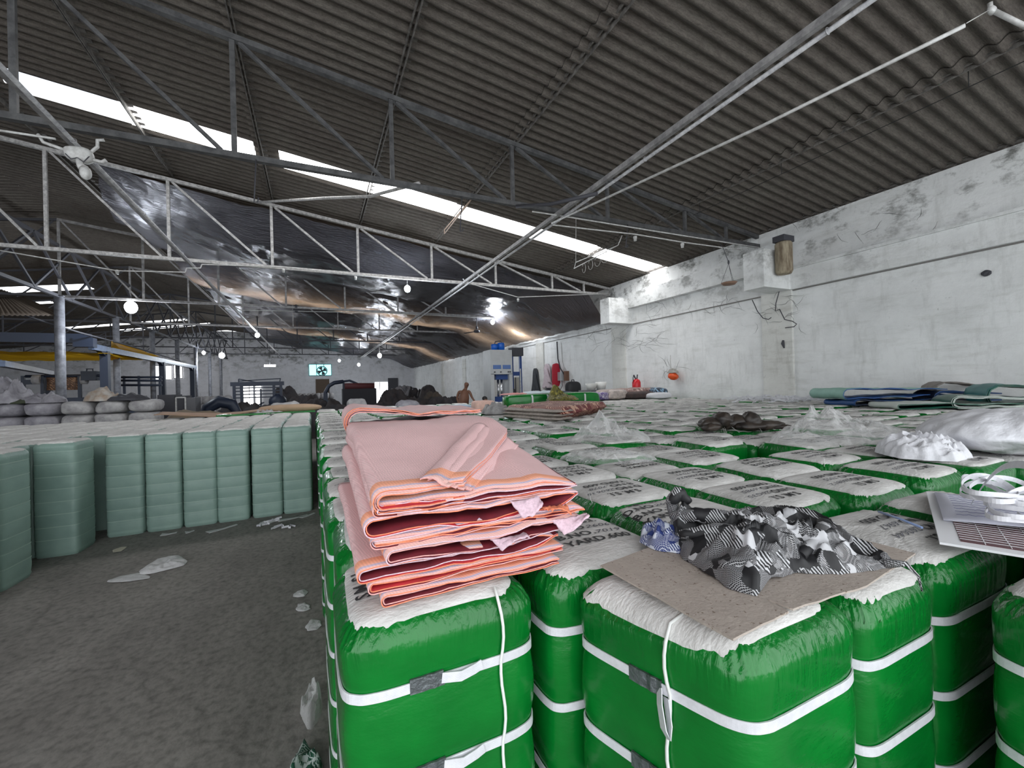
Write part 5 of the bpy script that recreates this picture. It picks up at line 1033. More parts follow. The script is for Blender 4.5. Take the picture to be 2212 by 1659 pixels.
m.build('eye', M_DRK, t); m = MB(); m.blob((.115, -.12, 1.735), (.016, .022, .026), 0, 8, 6); m.build('nose', M_SKN, t)
m = MB(); m.blob((.11, -.105, 1.70), (.026, .010, .007), 0, 8, 6); m.build('moustache', M_HAIR, t)
for s_ in (-1, 1): m = MB(); m.blob((.09+.082*s_, .0, 1.74), (.012, .02, .032), 0, 8, 6); m.build('ear', M_SKN, t)
m = MB(); m.lathe((-.08, 0, .40), [(.25, 0), (.23, .3), (.215, .52), (.205, .64), (.19, .65)], 24); m.build('sarong', M_SRG, t)
hx2 = aty(1045, 850, 14.6).x
t = thing('person', (hx2, 14.6, 0), 'seated person with black hair and a grey shirt, only head and shoulders showing', 'person', rz=.5)
hz = aty(1045, 864, 14.6).z
J = dict(pelvis=(0, 0, .42, .15, .13), chest=(0, -.03, hz-.34, .16, .12), neckb=(0, -.03, hz-.16, .06), neck=(0, -.04, hz-.12, .052), head1=(0, -.07, hz-.02, .095, .10), head2=(0, -.06, hz+.085, .07, .075), shl=(.19, 0, hz-.24, .065), ell=(.25, -.1, hz-.48, .045), wrl=(.12, -.28, hz-.55, .03), shr=(-.19, 0, hz-.24, .065), elr=(-.25, -.1, hz-.48, .045), wrr=(-.12, -.28, hz-.55, .03),
         hipl=(.1, -.05, .40, .09), knl=(.14, -.42, .44, .065), anl=(.14, -.42, .06, .04), hipr=(-.1, -.05, .40, .09), knr=(-.14, -.42, .44, .065), anr=(-.14, -.42, .06, .04))
make_skin('body', J, [('pelvis', 'chest'), ('chest', 'neckb'), ('neckb', 'neck'), ('neck', 'head1'), ('head1', 'head2'), ('chest', 'shl'), ('shl', 'ell'), ('ell', 'wrl'), ('chest', 'shr'), ('shr', 'elr'), ('elr', 'wrr'), ('pelvis', 'hipl'), ('hipl', 'knl'), ('knl', 'anl'), ('pelvis', 'hipr'), ('hipr', 'knr'), ('knr', 'anr')], M_SKN, t)
m = MB(); m.blob((0, -.04, hz+.055), (.092, .10, .082), 0, 18, 12, fn=lambda v: v*(1+.08*fb(v.x*30, v.y*30, v.z*30))); m.build('hair', M_HAIR, t)
m = MB(); m.blob((0, -.02, hz-.40), (.235, .155, .24), 0, 20, 14, p=.75, fn=lambda v: v*(1+.06*fb(v.x*6, v.y*6, v.z*6))); m.build('shirt', mat('grey_shirt', (.22, .23, .25), .8), t)
m = MB(); m.box((hx2, 14.75, .18), (.4, .4, .3)); tag(m.build('stool', M_DRK), 'low dark stool under the seated person', 'stool')
t = thing('work_table', (5.3, 15.2, 0), 'long dark table with cloth in front of the bald man', 'table')
m = MB(); m.box((0, 0, .93), (2.6, .75, .06)); m.build('tabletop', mat('navy_table', (.03, .035, .06), .5), t)
for x in (-1.2, 1.2):
    for yy in (-.3, .3): m = MB(); m.box((x, yy, .45), (.06, .06, .9)); m.build('leg', M_DRK, t)

# rods and fixtures hung below the purlins
def rod(name, label, pts, r, M_, cat): m = MB(); m.tube(pts, r, 7); return tag(m.build(name, M_), label, cat)
rod('steel_rod', 'pale steel rod bridging from the pale truss to the nearest truss, left of mid picture', [aty(553, 437, 11.95), aty(700, 428, 9.6), aty(800, 424, 8.3), aty(905, 396, 6.6)], .028, M_STW, 'rod')
rod('steel_rod', 'dark rod lying across the nearest truss where it meets the right tie pipe', [aty(1115, 446, 6.4), aty(1190, 441, 5.9), aty(1290, 418, 5.2)], .03, M_DRK, 'rod')
a_, b2 = atx(960, 505, 3.1), atx(1012, 440, 3.1)
t = thing('light_fitting', a_, 'narrow rusty lamp frame hung below a purlin in front of the skylight', 'light fitting')
m = MB(); d_ = b2-a_; m.tube([(0, 0, 0), d_, d_+Vector((.08, 0, .12)), Vector((.0, 0, .10)), (0, 0, 0)], .012, 6); m.build('frame', mat('rusty_bar', (.40, .30, .24), .7), t); m = MB(); m.tube([(0, 0, .1), (.15, 0, .28)], .008, 5); m.build('hanger', M_DRK, t)
a_, b2 = atx(1240, 580, 5.2), atx(1335, 530, 5.2)
t = thing('light_fitting', a_, 'narrow lamp frame with dangling white cable loops, left of the hanging pan', 'light fitting')
m = MB(); d_ = b2-a_; m.tube([(0, 0, 0), d_, (.05, 0, .14), (0, 0, 0)], .010, 6); m.tube([d_, d_+Vector((.1, 0, .2))], .008, 5); m.tube([(.05, 0, .14), (.1, 0, roof_z(5.3)-a_.z-.06)], .006, 5); m.build('frame', M_PVC, t)
for k in range(4): m = MB(); o_ = d_*(.25+.16*k); m.tube([o_+Vector((0, .06*math.cos(q_*PI/6)*(1+.3*k), -.10-.10*math.sin(q_*PI/6))) for q_ in range(12)], .005, 4); m.build('cable_loop', M_PVC, t)
# ================================================================ far end and left bay
M_SCK = mat('woven_sack', (.36, .35, .38), .75, col2=(.20, .19, .22), nscale=4, bump=.6, bscale=11)
M_SCK2 = mat('white_yarn_pack', (.46, .45, .45), .8, col2=(.28, .27, .28), nscale=6, bump=.4, bscale=14)
def pack(name, label, cat, c, r, M_, p=.45, nz_=.10, grp=None, rz=0, n=20):
    m = MB(); Q = Matrix.Rotation(rz, 3, 'Z'); m.blob((0, 0, 0), r, 0, n, max(8, n//2+2), p=p, M=Q, fn=lambda v: v*(1+nz_*fb(v.x*3.5+c[0]*3, v.y*3.5+c[1], v.z*4+c[2]*5))); return tag(m.build(name, M_, None, c), label, cat, grp)
g = 'white sacks stacked behind the pale bales'
ly = [(0, .24), (.48, .24), (.96, .15), (1.255, .15)]
for li, (z, hr) in enumerate(ly):
    n = 6 if li < 2 else 9; x0_, x1_ = -8.6, -3.45
    for k in range(n):
        w = (x1_-x0_)/n; x = x0_+w*(k+.5)
        lb = 'white sack, %s layer of the stack behind the pale bales, %s from left' % (['bottom', 'second', 'third', 'top'][li], ORD[k])
        pack('sack', lb, 'sack', (x, 13.0+R.uniform(-.08, .08)+.05*li, z+hr+.005), (w*.49, .42, hr), M_SCK if x < -5.2 else M_SCK2, .5, .10, g)
for (px_, py_, w, h, lb, nm, M_) in ((18, 862, .42, .40, 'big pointed white sack standing highest at the left picture edge', 'sack', M_SCK), (88, 858, .32, .14, 'rumpled pinkish sack lying on the stack left of the first post', 'sack', M_SCK), (118, 858, .20, .17, 'small white sack with a tied top beside the first post', 'sack', M_SCK),
                               (55, 860, .22, .09, 'dark green cloth scrap on the sack stack', 'cloth', mat('green_scrap', (.05, .06, .035), .8)), (222, 860, .36, .22, 'brown and white tied bundle on top of the sack stack right of the first post', 'bundle', mat('brown_bundle', (.34, .25, .18), .8, col2=(.46, .44, .42), nscale=5)), (275, 866, .42, .12, 'black cloth heap lying on the right part of the sack stack', 'cloth', M_DRK)):
    p = aty(px_, py_, 13.1); m = MB(); crumple(m, ell(p.x, 13.1, w, .34, 0, seed=px_), 1.55, h*1.15, 3.5, px_, 16, 40, 0, .9, .05, pk=[(p.x, 13.1, h*.45, w*.5)]); tag(m.build(nm, M_), lb, 'sack' if nm == 'sack' else nm)
# ---- things left lying on the pale block
p = [atz(338, 906, 1.21), atz(500, 903, 1.21), atz(575, 893, 1.21), atz(400, 896, 1.21)]
def cbf(u, v): a = p[0].lerp(p[2], u); return (a.x+.0*v, a.y+.55*v-.15, 1.215+.10*abs(u-.55)*1.6+.02*fb(u*3, v*2)+(.03*v))
m = MB(); m.grid(cbf, 20, 8, 0, True, .012); tag(m.build('cardboard_sheet', mat('brown_card', (.34, .22, .15), .85, noise_=.15, nscale=5)), 'brown cardboard curling up on the pale bale block', 'cardboard')
q0 = aty(632, 889, 10.9); pack('flour_sack', 'flat tan sack lying at the back of the pale bales', 'sack', (q0.x, 10.55, 1.29), (.62, .3, .085), mat('tan_sack', (.42, .29, .19), .8, noise_=.15, nscale=4), .7, .1)
q0 = aty(628, 880, 12.5); pack('cushion_pack', 'tall white wrapped pack standing just behind the tan sack', 'pack', (q0.x-.05, 11.6, .71), (.36, .3, .71), M_SCK2, .45)
m = MB(); crumple(m, ell(-.95, 10.2, .34, .18, 0, seed=5), 1.205, .10, 7, 77, 18, 50); tag(m.build('white_rag', M_SCK2), 'white rag between the brown cardboard and the tan sack', 'cloth')
m = MB(); slab([(-1.75, 9.9), (.0, 10.15), (.0, 10.45), (-1.75, 10.3)], 1.20, 1.235, m); tag(m.build('green_sheet', M_GRN), 'bright green plastic sheet along the back of the pale bales', 'plastic sheet')
m = MB(); slab([(-.35, 4.55), (.04, 4.55), (.04, 4.9), (-.3, 4.86)], 0, .01, m) if False else None
# ---- litter on the floor
def litter(name, label, cat, poly, h, seed, M_=M_WHT, **kw): m = MB(); crumple(m, poly, .004, h, 9, seed, 14, 40, **kw); return tag(m.build(name, M_), label, cat)
M_PLW = mat('dull_white_plastic', (.55, .54, .55), .4, noise_=.15, nscale=12, bump=.5, bscale=20)
A = lambda a, b_: tuple(atz(a, b_, 0)[:2])
litter('plastic_bag', 'crumpled white plastic bag lying alone on the aisle floor', 'plastic bag', [A(322, 1222), A(345, 1208), A(390, 1202), A(405, 1213), A(400, 1222), A(370, 1230), A(330, 1240), A(302, 1243), A(300, 1236)], .05, 81, M_PLW)
litter('paper_strip', 'flat pointed white scrap beside the plastic bag on the floor', 'scrap', [A(230, 1259), A(232, 1255), A(262, 1245), A(300, 1238), A(325, 1246), A(322, 1251), A(280, 1257), A(248, 1259)], .010, 82, M_PLW)
litter('paper_scrap', 'small cream paper scrap in front of the pale bales', 'scrap', [A(243, 1189), A(262, 1182), A(275, 1182), A(262, 1192), A(244, 1194)], .008, 83, mat('cream_paper', (.60, .55, .45), .8))
for k, (a_, b_, c_, d_, lb) in enumerate(((348, 1155, 382, 1150, 'thin white strip under the second pale bale front'), (400, 1150, 420, 1146, 'pale strip near the third pale bale'), (448, 1150, 512, 1133, 'long flat scrap along the aisle edge of the pale bales'), (560, 1136, 600, 1122, 'knot of white strap ends on the floor'), (592, 1140, 606, 1136, 'short curled white scrap on the floor'), (612, 1142, 636, 1135, 'separate cream strip on the floor nearer the green bales'), (600, 1125, 665, 1112, 'dusty flat paper at the end of the aisle litter'), (648, 1118, 680, 1108, 'paper scrap at the corner where both bale blocks meet'))):
    p0, p1 = atz(a_, b_, .006), atz(c_, d_, .006)
    if k in (3, 4, 5):
        m = MB(); rr = random.Random(k)
        for j in range(5 if k == 3 else 1):
            pts = []; 
            for i in range(9): t_ = i/8; v = p0.lerp(p1, t_); pts.append((v.x+rr.uniform(-.05, .05), v.y+rr.uniform(-.06, .06), .008+.01*rr.random()))
            m.ribbon(pts, (.2, .3, 1), .022, .002)
        o = m.build('strap_scrap', M_STR)
    else: m = MB(); d_ = (p1-p0); nn = Vector((-d_.y, d_.x, 0)).normalized()*.05; slab([tuple((p0+nn)[:2]), tuple(p0.lerp(p1, .5)[:2]), tuple((p1+nn*.5)[:2]), tuple((p1-nn*.4)[:2]), tuple((p0.lerp(p1, .4)-nn)[:2]), tuple((p0-nn)[:2])], .003, .008, m, sub=3); o = m.build('paper_scrap', M_PLW)
    tag(o, lb, 'scrap')
for k, (a_, b_, lb) in enumerate(((655, 1282, 'grey plastic film corner sticking out by the green aisle bales'), (664, 1312, 'pale scrap at the foot of the green aisle bales'), (683, 1350, 'small pale scrap wedged under the green aisle bales'))):
    p0 = atz(a_, b_, 0); litter('plastic_scrap', lb, 'scrap', ell(p0.x-.03, p0.y, .05, .07, .3*k, n=7, j=.5, seed=k), .015, 90+k, M_PLW)
p0 = atz(680, 1590, 0); litter('patterned_cloth', 'green and white patterned cloth at the bottom edge beside the front bale', 'cloth', ell(-.08, 1.95, .08, .24, .0, seed=8), .14, 95, pattern_mat('green_white_print', (.01, .07, .04), (.45, .5, .48), 30, 60))
p0 = atz(690, 1480, 0); litter('film_sheet', 'torn clear film hanging beside the aisle bales', 'plastic film', ell(-.05, 2.45, .05, .14, .0, seed=9), .16, 96, PLB)
# ---- blue loom gantry with yellow tarpaulin
M_BST = mat('blue_grey_steel', (.10, .15, .26), .4, col2=(.06, .09, .16), nscale=5); M_NVY = mat('navy_steel', (.014, .022, .045), .5)
t = thing('loom_gantry', (-6.78, 18.6, 0), 'dark blue steel gantry over the looms on the left', 'gantry')
m = MB(); m.bar((.1, 0, 3.32), (.1, 13.5, 3.32), .16, .20); m.build('long_beam', M_BST, t)
m = MB(); m.bar((-3.6, 0, 3.58), (.1, 0, 3.58), .2, .30); m.box((-.05, 0, 3.45), (.5, .3, .3)); m.build('cross_beam', M_NVY, t)
for y in (1.0, 7.2, 12.8): m = MB(); m.bar((.1, y, 0), (.1, y, 3.25), .22); m.bar((.1, y, 3.1), (.1, y+.5, 3.3), .14); m.bar((.1, y, 3.1), (.1, y-.5, 3.3), .14); m.build('column', M_NVY, t)
a_, b_ = aty(0, 785, 18), aty(110, 806, 27)
t = thing('beam_rail', (a_.x, 18, a_.z), 'second pale blue beam at the far left, resting on a bracket', 'beam'); m = MB(); m.bar((0, 0, 0), b_-a_, .2, .18); m.build('beam', M_BST, t); m = MB(); m.bar((b_-a_)-Vector((0, .2, .05)), Vector((b_.x-a_.x, b_.y-18-.2, -a_.z+.01)), .2); m.box((b_-a_)-Vector((0, .2, .2)), (.7, .3, .12)); m.build('column', M_NVY, t)
YT = bpy.data.materials.new('yellow_tarp'); nt, b = nodes(YT); N = nt.nodes; L = nt.links; b.inputs['Base Color'].default_value = (.92, .50, .01, 1); b.inputs['Roughness'].default_value = .45
tl_ = N.new('ShaderNodeBsdfTranslucent'); tl_.inputs[0].default_value = (.95, .55, .02, 1); mx = N.new('ShaderNodeMixShader'); mx.inputs[0].default_value = .75; L.new(b.outputs[0], mx.inputs[1]); L.new(tl_.outputs[0], mx.inputs[2]); L.new(mx.outputs[0], N['Material Output'].inputs[0])
nz = N.new('ShaderNodeTexNoise'); nz.inputs['Scale'].default_value = 6; nz.inputs['Detail'].default_value = 5; bp = N.new('ShaderNodeBump'); bp.inputs['Strength'].default_value = .8; bp.inputs['Distance'].default_value = .05; L.new(nz.outputs[0], bp.inputs['Height']); L.new(bp.outputs[0], b.inputs['Normal'])
t0, t1, t2_, t3 = aty(-60, 757, 19), aty(222, 762, 19), aty(345, 776, 25.5), aty(40, 778, 25.5)
m = MB()
def tf(u, v): a = t0.lerp(t1, u); c = t3.lerp(t2_, u); p = a.lerp(c, v); return (p.x, p.y, p.z+.06*fb(u*5, v*5)-.14*math.sin(PI*v)*(1-u*.4))
m.grid(tf, 30, 20); tag(m.build('yellow_tarpaulin', YT), 'glowing yellow tarpaulin stretched over the blue gantry', 'tarpaulin')
m = MB(); u0, u1, u2, u3 = aty(240, 738, 19.2), aty(262, 742, 21), aty(345, 770, 25), aty(240, 776, 21)
m.grid(lambda u, v: tuple(u0.lerp(u1, u).lerp(u3.lerp(u2, u), v)+Vector((0, 0, .05*fb(u*4, v*4)))), 14, 12); tag(m.build('yellow_tarpaulin', YT), 'second yellow tarpaulin flap hanging right of the gantry corner', 'tarpaulin')
m = MB(); s0, s1, s2, s3 = aty(-20, 644, 17), aty(50, 642, 17.6), aty(140, 682, 17.6), aty(-20, 682, 16.4)
m.grid(lambda u, v: tuple(s0.lerp(s1, u).lerp(s3.lerp(s2, u), v)+Vector((0, 0, .015*math.sin(u*90)))), 60, 6, 0, True, .01); tag(m.build('sheet_panel', mat('tan_sheet', (.075, .055, .04), .8, noise_=.3, nscale=3)), 'tan corrugated sheet panel hung under the left roof', 'panel')
# looms
y = 21.0
P = lambda a, c, yy=y: aty(a, c, yy)
t = thing('loom', (P(120, 850).x, y, 0), 'old loom with a brown patterned web and yarn rolls behind the first post', 'loom'); OX = P(120, 850).x
def rel(a, c, yy=y): v = aty(a, c, yy); return Vector((v.x-OX, yy-y, v.z))
for a_ in (50, 92, 172, 235): m = MB(); v = rel(a_, 812); m.bar((v.x, 0, 0), v, .09); m.build('leg', M_NVY, t)
m = MB(); m.tube([rel(55, 813), rel(222, 811)], .05, 8); m.build('top_roll', M_NVY, t)
m = MB(); a_, b_ = rel(98, 812), rel(168, 842); m.grid(lambda u, v: (a_.x+(b_.x-a_.x)*u, .05+.05*math.sin(v*3), a_.z+(b_.z-a_.z)*v), 6, 10, 0, True, .02); m.build('patterned_web', pattern_mat('brown_web', (.10, .05, .03), (.36, .20, .11), 14, 30), t)
for x0_, x1_ in ((72, 90), (176, 188)): m = MB(); m.tube([rel(x0_, 820), rel(x1_, 820)], .17, 14); m.build('yarn_roll', M_SCK2, t)
m = MB(); m.bar(rel(48, 826), rel(95, 824), .14, .16); m.build('side_box', M_NVY, t); m = MB(); m.box((rel(196, 812).x, 0, rel(196, 812).z), (.42, .4, .34)); m.bar(rel(186, 806), rel(188, 797), .03); m.bar(rel(202, 806), rel(200, 797), .03); m.bar(rel(186, 797), rel(202, 797), .03); m.build('drive_head', M_NVY, t)
m = MB(); v = rel(195, 850); m.box((v.x, .3, .85), (2.9, .9, 1.6)); m.build('bed', M_NVY, t)
t = thing('loom', (P(290, 850, 24).x, 24, 0), 'dark loom with long rails between the second and third posts', 'loom'); OX = P(290, 850, 24).x; y_ = 24
def rl(a, c): v = aty(a, c, 24); return (v.x-OX, 0, v.z)
for c in (815, 822, 832): m = MB(); m.tube([rl(262, c), rl(350, c)], .05, 8); m.build('rail', M_NVY, t)
for a_ in (268, 300, 345): m = MB(); m.bar((rl(a_, 800)[0], 0, 0), rl(a_, 812), .08); m.build('leg', M_NVY, t)
m = MB(); m.box((rl(290, 850)[0], .2, .7), (1.9, .8, 1.4)); m.build('bed', M_NVY, t)
def boxpx(name, label, cat, px0, py0, px1, y, M_, d=.6, frame=None):
    a_, b_ = aty(px0, py0, y), aty(px1, py0, y); t = thing(name, ((a_.x+b_.x)/2, y, 0), label, cat); m = MB(); w = b_.x-a_.x; m.box((0, 0, a_.z/2), (w, d, a_.z)); m.build('cabinet', M_, t)
    if frame: m = MB(); [m.bar(Vector(q_[0]), Vector(q_[1]), .035) for q_ in (((-w*.45, -d/2-.02, a_.z*.5), (-w*.45, -d/2-.02, a_.z*.97)), ((w*.45, -d/2-.02, a_.z*.5), (w*.45, -d/2-.02, a_.z*.97)), ((-w*.45, -d/2-.02, a_.z*.97), (w*.45, -d/2-.02, a_.z*.97)), ((-w*.45, -d/2-.02, a_.z*.5), (w*.45, -d/2-.02, a_.z*.5)))]; m.build('door_frame', frame, t)
    return t
boxpx('machine_cabinet', 'large black machine cabinet right of the sack stack', 'machine', 350, 853, 385, 15, M_DRK, .8)
boxpx('machine_cabinet', 'dark cabinet with a pale door frame beside the black one', 'machine', 386, 855, 408, 15, M_DRK, .6, M_PVC)
boxpx('machine_cabinet', 'grey metal cabinet right of the framed one', 'machine', 408, 859, 428, 15, mat('grey_cabinet', (.10, .10, .11), .5), .6)
p = aty(415, 893, 12.2); pack('bundle', 'brown sacking bundle in front of the grey cabinets', 'bundle', (p.x, 12.6, .62), (.6, .4, .62), mat('brown_sacking', (.16, .12, .08), .9), .5)
p = aty(440, 893, 13); pack('bundle', 'white bundle at the foot of the grey cabinets', 'bundle', (p.x, 13.2, .56), (.42, .4, .56), M_SCK2, .5)
# dark loom frame in mid view
y = 20.0; fx0, fx1 = aty(503, 830, y).x, aty(609, 830, y).x; zt = aty(503, 830, y).z; FW = fx1-fx0
t = thing('warping_frame', (fx0, y, 0), 'blue-black steel warping frame with open bars in the middle distance', 'machine')
for x in (.04, FW*.17, FW*.83, FW-.04): m = MB(); m.bar((x, 0, 0), (x, 0, zt), .10); m.build('upright', M_NVY, t)
m = MB(); m.bar((-.08, 0, zt), (FW+.08, 0, zt), .14, .16); m.build('head_beam', M_NVY, t)
m = MB(); m.bar((.2, 0, zt+.12), (FW*.98, 0, zt+.2), .04); m.bar((.2, 0, zt+.2), (FW*.5, 0, zt+.05), .04); m.bar((.2, 0, zt), (.2, 0, zt+.2), .04); m.bar((FW*.95, 0, zt), (FW*.97, 0, zt+.2), .04); m.build('top_rail', M_NVY, t)
for k in range(4):
    z = zt-.16-.13*k; m = MB(); m.bar((0, 0, z), (FW, 0, z), .045); m.build('cross_bar', M_NVY, t)
m = MB(); m.bar((FW*.42, 0, .9), (FW*.42, 0, zt), .05); m.bar((FW*.25, 0, .95), (FW*.62, 0, 1.25), .05); m.bar((FW*.55, 0, .9), (FW*.55, 0, zt-.2), .05); m.build('inner_bar', M_NVY, t)
m = MB(); m.box((FW*.5, .2, .47), (FW, .9, .93)); m.build('bed', mat('dark_maroon_machine', (.035, .02, .025), .6), t)
m = MB(); m.blob((FW*.9, .1, 1.25), (.33, .3, .35), 0, 14, 10, fn=lambda v: v*(1+.15*fb(v.x*6, v.z*6))); m.build('reel', M_NVY, t)
t = thing('draped_machine', (aty(478, 860, 16).x, 16, 0), 'dark arched machine guard draped in cloth, left of the warping frame', 'machine')
m = MB(); m.tube([(-.42, 0, 0), (-.46, 0, .8), (-.34, 0, 1.22), (-.05, 0, 1.40), (.28, 0, 1.30), (.44, 0, 1.0), (.42, 0, 0)], [.16, .17, .18, .2, .18, .12, .08], 10); m.build('guard', M_NVY, t)
m = MB(); m.box((.1, .1, .5), (.7, .5, 1.0)); m.build('body', M_DRK, t)
# crane-like machine
y = 24.0; OX = aty(745, 850, y).x
def rc_(a, c): v = aty(a, c, y); return (v.x-OX, 0, v.z)
t = thing('cloth_machine', (OX, y, 0), 'dark machine with a bent overhead arm, centre right of the warping frame', 'machine')
m = MB(); m.tube([rc_(703, 872), rc_(703, 848), rc_(710, 834), rc_(722, 827), rc_(742, 824)], .10, 8); m.tube([rc_(742, 824), rc_(755, 822), rc_(783, 833)], .06, 7); m.build('arm', M_NVY, t)
m = MB(); m.bar((rc_(703, 860)[0], 0, 0), rc_(703, 850), .2); m.bar((rc_(742, 860)[0], 0, 0), rc_(742, 825), .1); m.build('upright', M_NVY, t)
a_, b_ = rc_(740, 840), rc_(812, 840); m = MB(); m.box(((a_[0]+b_[0])/2, .3, a_[2]/2), (b_[0]-a_[0], 1.0, a_[2])); m.build('bed', mat('black_machine', (.012, .012, .018), .7), t)
m = MB(); m.tube([(a_[0]+.1, -.1, a_[2]+.12), (b_[0]-.1, -.1, a_[2]+.12)], .17, 12); m.build('roller', mat('dark_red_roll', (.08, .015, .018), .7), t)
p = aty(772, 873, 15); pack('bundle', 'square white bale with a knotted top standing behind the pink stack', 'bundle', (p.x, 15.2, .68), (.32, .32, .68), M_SCK2, .35, .06)
p = aty(884, 866, 15); pack('bundle', 'low whitish bundle right of the square white bale', 'bundle', (p.x, 15.2, .62), (.45, .3, .62), M_SCK, .5, .08)
for k in range(9):
    px_ = 640+9.5*k; p = aty(px_, 850, 30); pack('yarn_pack', 'whitish roll of the row before the end wall, %s from the left' % ORD[k], 'roll', (p.x, 30, 1.32), (.155, .3, .22), M_SCK2, .7, .05, 'white rolls before the end wall', n=14)
m = MB(); a_, b_ = aty(634, 850, 30), aty(722, 850, 30); m.box(((a_.x+b_.x)/2, 30, .54), (b_.x-a_.x, .9, 1.08)); tag(m.build('low_platform', mat('dark_platform', (.06, .06, .07), .8)), 'dark platform carrying the row of whitish rolls', 'platform')
for k in range(10):
    px_ = 432+(k % 5)*15; p = aty(px_, 862, 27); pack('yarn_pack', 'whitish pack left of the warping frame, %s from the left, %s layer' % (ORD[k % 5], 'upper' if k > 4 else 'lower'), 'roll', (p.x, 27, .55 if k < 5 else 1.32), (.19, .3, .54 if k < 5 else .22), M_SCK2, .6, .05, 'white packs left of the warping frame', n=14)
# dark heaps in front of the end wall
M_HP = mat('dark_heap', (.03, .03, .035), .9, col2=(.055, .045, .045), nscale=4); M_HP2 = mat('brown_heap', (.10, .07, .05), .9, col2=(.03, .03, .03), nscale=3)
for k, (px_, py_, w, yy, lb) in enumerate(((850, 846, .9, 24, 'large dark heap right of the bright door'), (872, 838, 1.3, 30, 'dark heap in front of the end wall, behind the largest'), (905, 842, 1.1, 26, 'dark cloth heap left of the brown one'), (925, 838, .7, 25, 'tall dark maroon heap against the wall'), (935, 851, .6, 20, 'brownish heap left of the bald person'), (955, 862, .8, 18, 'low grey heap near the bald person'), (900, 862, .9, 19, 'low dark heap with a pale cloth behind the pink stack'), (615, 840, .9, 27, 'dark heap right of the warping frame'), (668, 856, 1.2, 25, 'long low dark heap before the row of rolls'), (688, 866, 1.3, 20, 'dark machine parts heap in front of the rolls'), (520, 876, 1.0, 17, 'dark clutter left of the tan sack'), (600, 880, 1.6, 17, 'dark clutter behind the tan sack'), (720, 880, 1.2, 17, 'dark clutter just left of the pink stack'), (830, 872, 1.0, 19, 'dark clutter right of the square white bale'), (980, 862, .5, 19, 'dark maroon bundle behind the bald person'))):
    p = aty(px_, py_, yy); m = MB(); crumple(m, ell(p.x, yy, w, .8, 0, seed=k), 0, p.z*1.25, 1.6, 100+k, 22, 54, 0, .5, .10, bell=.30, o2=.10); tag(m.build('heap', M_HP2 if k in (4,) else M_HP), lb, 'heap')
# ---- windows and door in the end wall
def pane(name, px0, py0, px1, py1, col, s, bars=2, tone=None):
    a_, b_ = aty(px0, py0, YF-.03), aty(px1, py1, YF-.03); m = MB(); cx, cz, w, h = (a_.x+b_.x)/2, (a_.z+b_.z)/2, b_.x-a_.x, a_.z-b_.z
    m.box((cx, YF-.02, cz), (w, .03, h), 0)
    for k in range(bars+1): m.bar((a_.x+w*k/bars, YF-.06, b_.z), (a_.x+w*k/bars, YF-.06, a_.z), .05, .05, 1)
    m.bar((a_.x, YF-.06, a_.z), (b_.x, YF-.06, a_.z), .06, .06, 1); m.bar((a_.x, YF-.06, b_.z), (b_.x, YF-.06, b_.z), .06, .06, 1)
    o = m.build(name, [lit('lit_'+name, col, s), M_DRK]); o['kind'] = 'structure'; return cx, cz, w, h
pane('window_5', 334, 790, 372, 820, (1, 1, 1), 3.2, 1); pane('window_6', 375, 789, 395, 817, (1, 1, 1), 3.2, 1)
cx, cz, w, h = pane('window_7', 667, 787, 716, 811, (.25, .82, .84), 1.4, 3)
pane('window_8', 525, 834, 566, 874, (1, 1, 1), 3.0, 3); 
a_, b_ = aty(810, 826, YF-.05), aty(838, 858, YF-.05); m = MB(); m.box(((a_.x+b_.x)/2, YF-.02, a_.z/2+.0), (b_.x-a_.x, .04, a_.z), 0); m.bar(((a_.x*.62+b_.x*.38), YF-.06, 0), ((a_.x*.62+b_.x*.38), YF-.06, a_.z), .06, .06, 1); o = m.build('door_1', [lit('lit_doorway', (.95, .97, 1), 2.6), M_DRK]); o['kind'] = 'structure'
m = MB(); m.box((b_.x+.55, YF-.06, 1.4), (1.0, .08, 2.8)); o = m.build('door_2', M_DRK); o['kind'] = 'structure'
a_ = aty(700, 800, YF); m = MB(); m.box((aty(697, 840, YF).x, YF-.05, 1.5), (1.2, .06, 2.6)); o = m.build('door_3', mat('brown_door', (.10, .07, .05), .8)); o['kind'] = 'structure'
t = thing('exhaust_fan', (cx+.15, YF-.25, cz-.1), 'black exhaust fan in the teal window of the end wall', 'fan')
m = MB(); m.tube([(.44*math.cos(a), 0, .44*math.sin(a)) for a in [i*PI/12 for i in range(25)]], .045, 6, cap=False); m.build('ring', M_DRK, t)
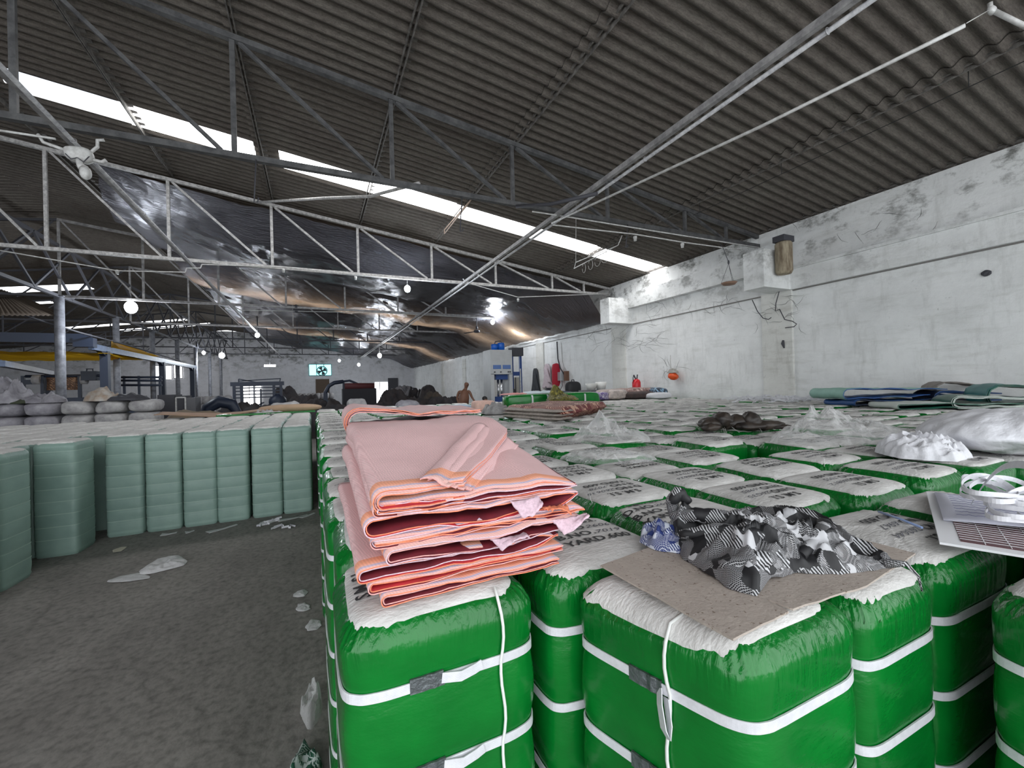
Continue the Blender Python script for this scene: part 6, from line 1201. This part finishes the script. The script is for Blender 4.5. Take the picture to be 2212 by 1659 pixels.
for k in range(4): a0 = k*PI/2+.4; m = MB(); m.grid(lambda u, v: ((.05+.34*u)*math.cos(a0+(v-.5)*1.0), .03*(v-.5), (.05+.34*u)*math.sin(a0+(v-.5)*1.0)), 4, 6, 0, True, .01); m.build('blade', M_DRK, t)
m = MB(); m.blob((0, -.03, 0), (.11, .1, .11)); m.bar((-.48, .1, 0), (.48, .1, 0), .04); m.build('motor', M_DRK, t)
p0, p1 = aty(571, 790, 34), aty(595, 790, 34); t = thing('tube_lamp', p0, 'short bright tube lamp over the warping frame', 'lamp'); m = MB(); m.tube([(0, 0, 0), p1-p0], .07, 8); m.build('tube', M_BLB, t); m = MB(); m.tube([((p1-p0).x*.5, 0, .05), ((p1-p0).x*.5, 0, 4.71-p0.z)], .01, 4); m.build('cord', M_DRK, t)
# ceiling fans
for (px_, py_, y, lb, ph) in ((1030, 716, 17.5, 'ceiling fan with long dark blades near the white press', .2), (640, 672, 17.5, 'dark ceiling fan under the third truss, left of centre', 1.0), (650, 744, 28.5, 'distant ceiling fan above the fan window', .6)):
    p = aty(px_, py_, y); t = thing('ceiling_fan', p, lb, 'ceiling fan', 'ceiling fans')
    m = MB(); m.lathe((0, 0, 0), [(0, -.07), (.11, -.05), (.14, 0), (.11, .06), (0, .08)], 14); m.build('motor', M_DRK, t)
    m = MB(); m.tube([(0, 0, .07), (0, 0, 4.72-p.z)], .018, 6); m.lathe((0, 0, .10), [(.02, 0), (.06, .02), (.05, .10), (.02, .14)], 10); m.build('down_rod', M_DRK, t)
    for k in range(3): a0 = ph+k*2.094; d_ = Vector((math.cos(a0), math.sin(a0), 0)); s_ = Vector((-d_.y, d_.x, .12)); m = MB(); m.grid(lambda u, v: tuple(d_*(.13+.52*u)+s_*(v-.5)*(.10+.05*u)+Vector((0, 0, -.03*u))), 6, 3, 0, True, .008); m.build('blade', M_DRK, t)
# cable strung across the left posts
m = MB(); P3 = [aty(0, 664, 17.3), aty(80, 690, 17.3), aty(170, 718, 17.8), aty(262, 742, 20), aty(330, 762, 23), aty(390, 780, 26)]; m.tube(P3, .03, 5); tag(m.build('cable', M_DRK), 'thick black cable drooping across the left posts above the tarpaulin', 'cable')
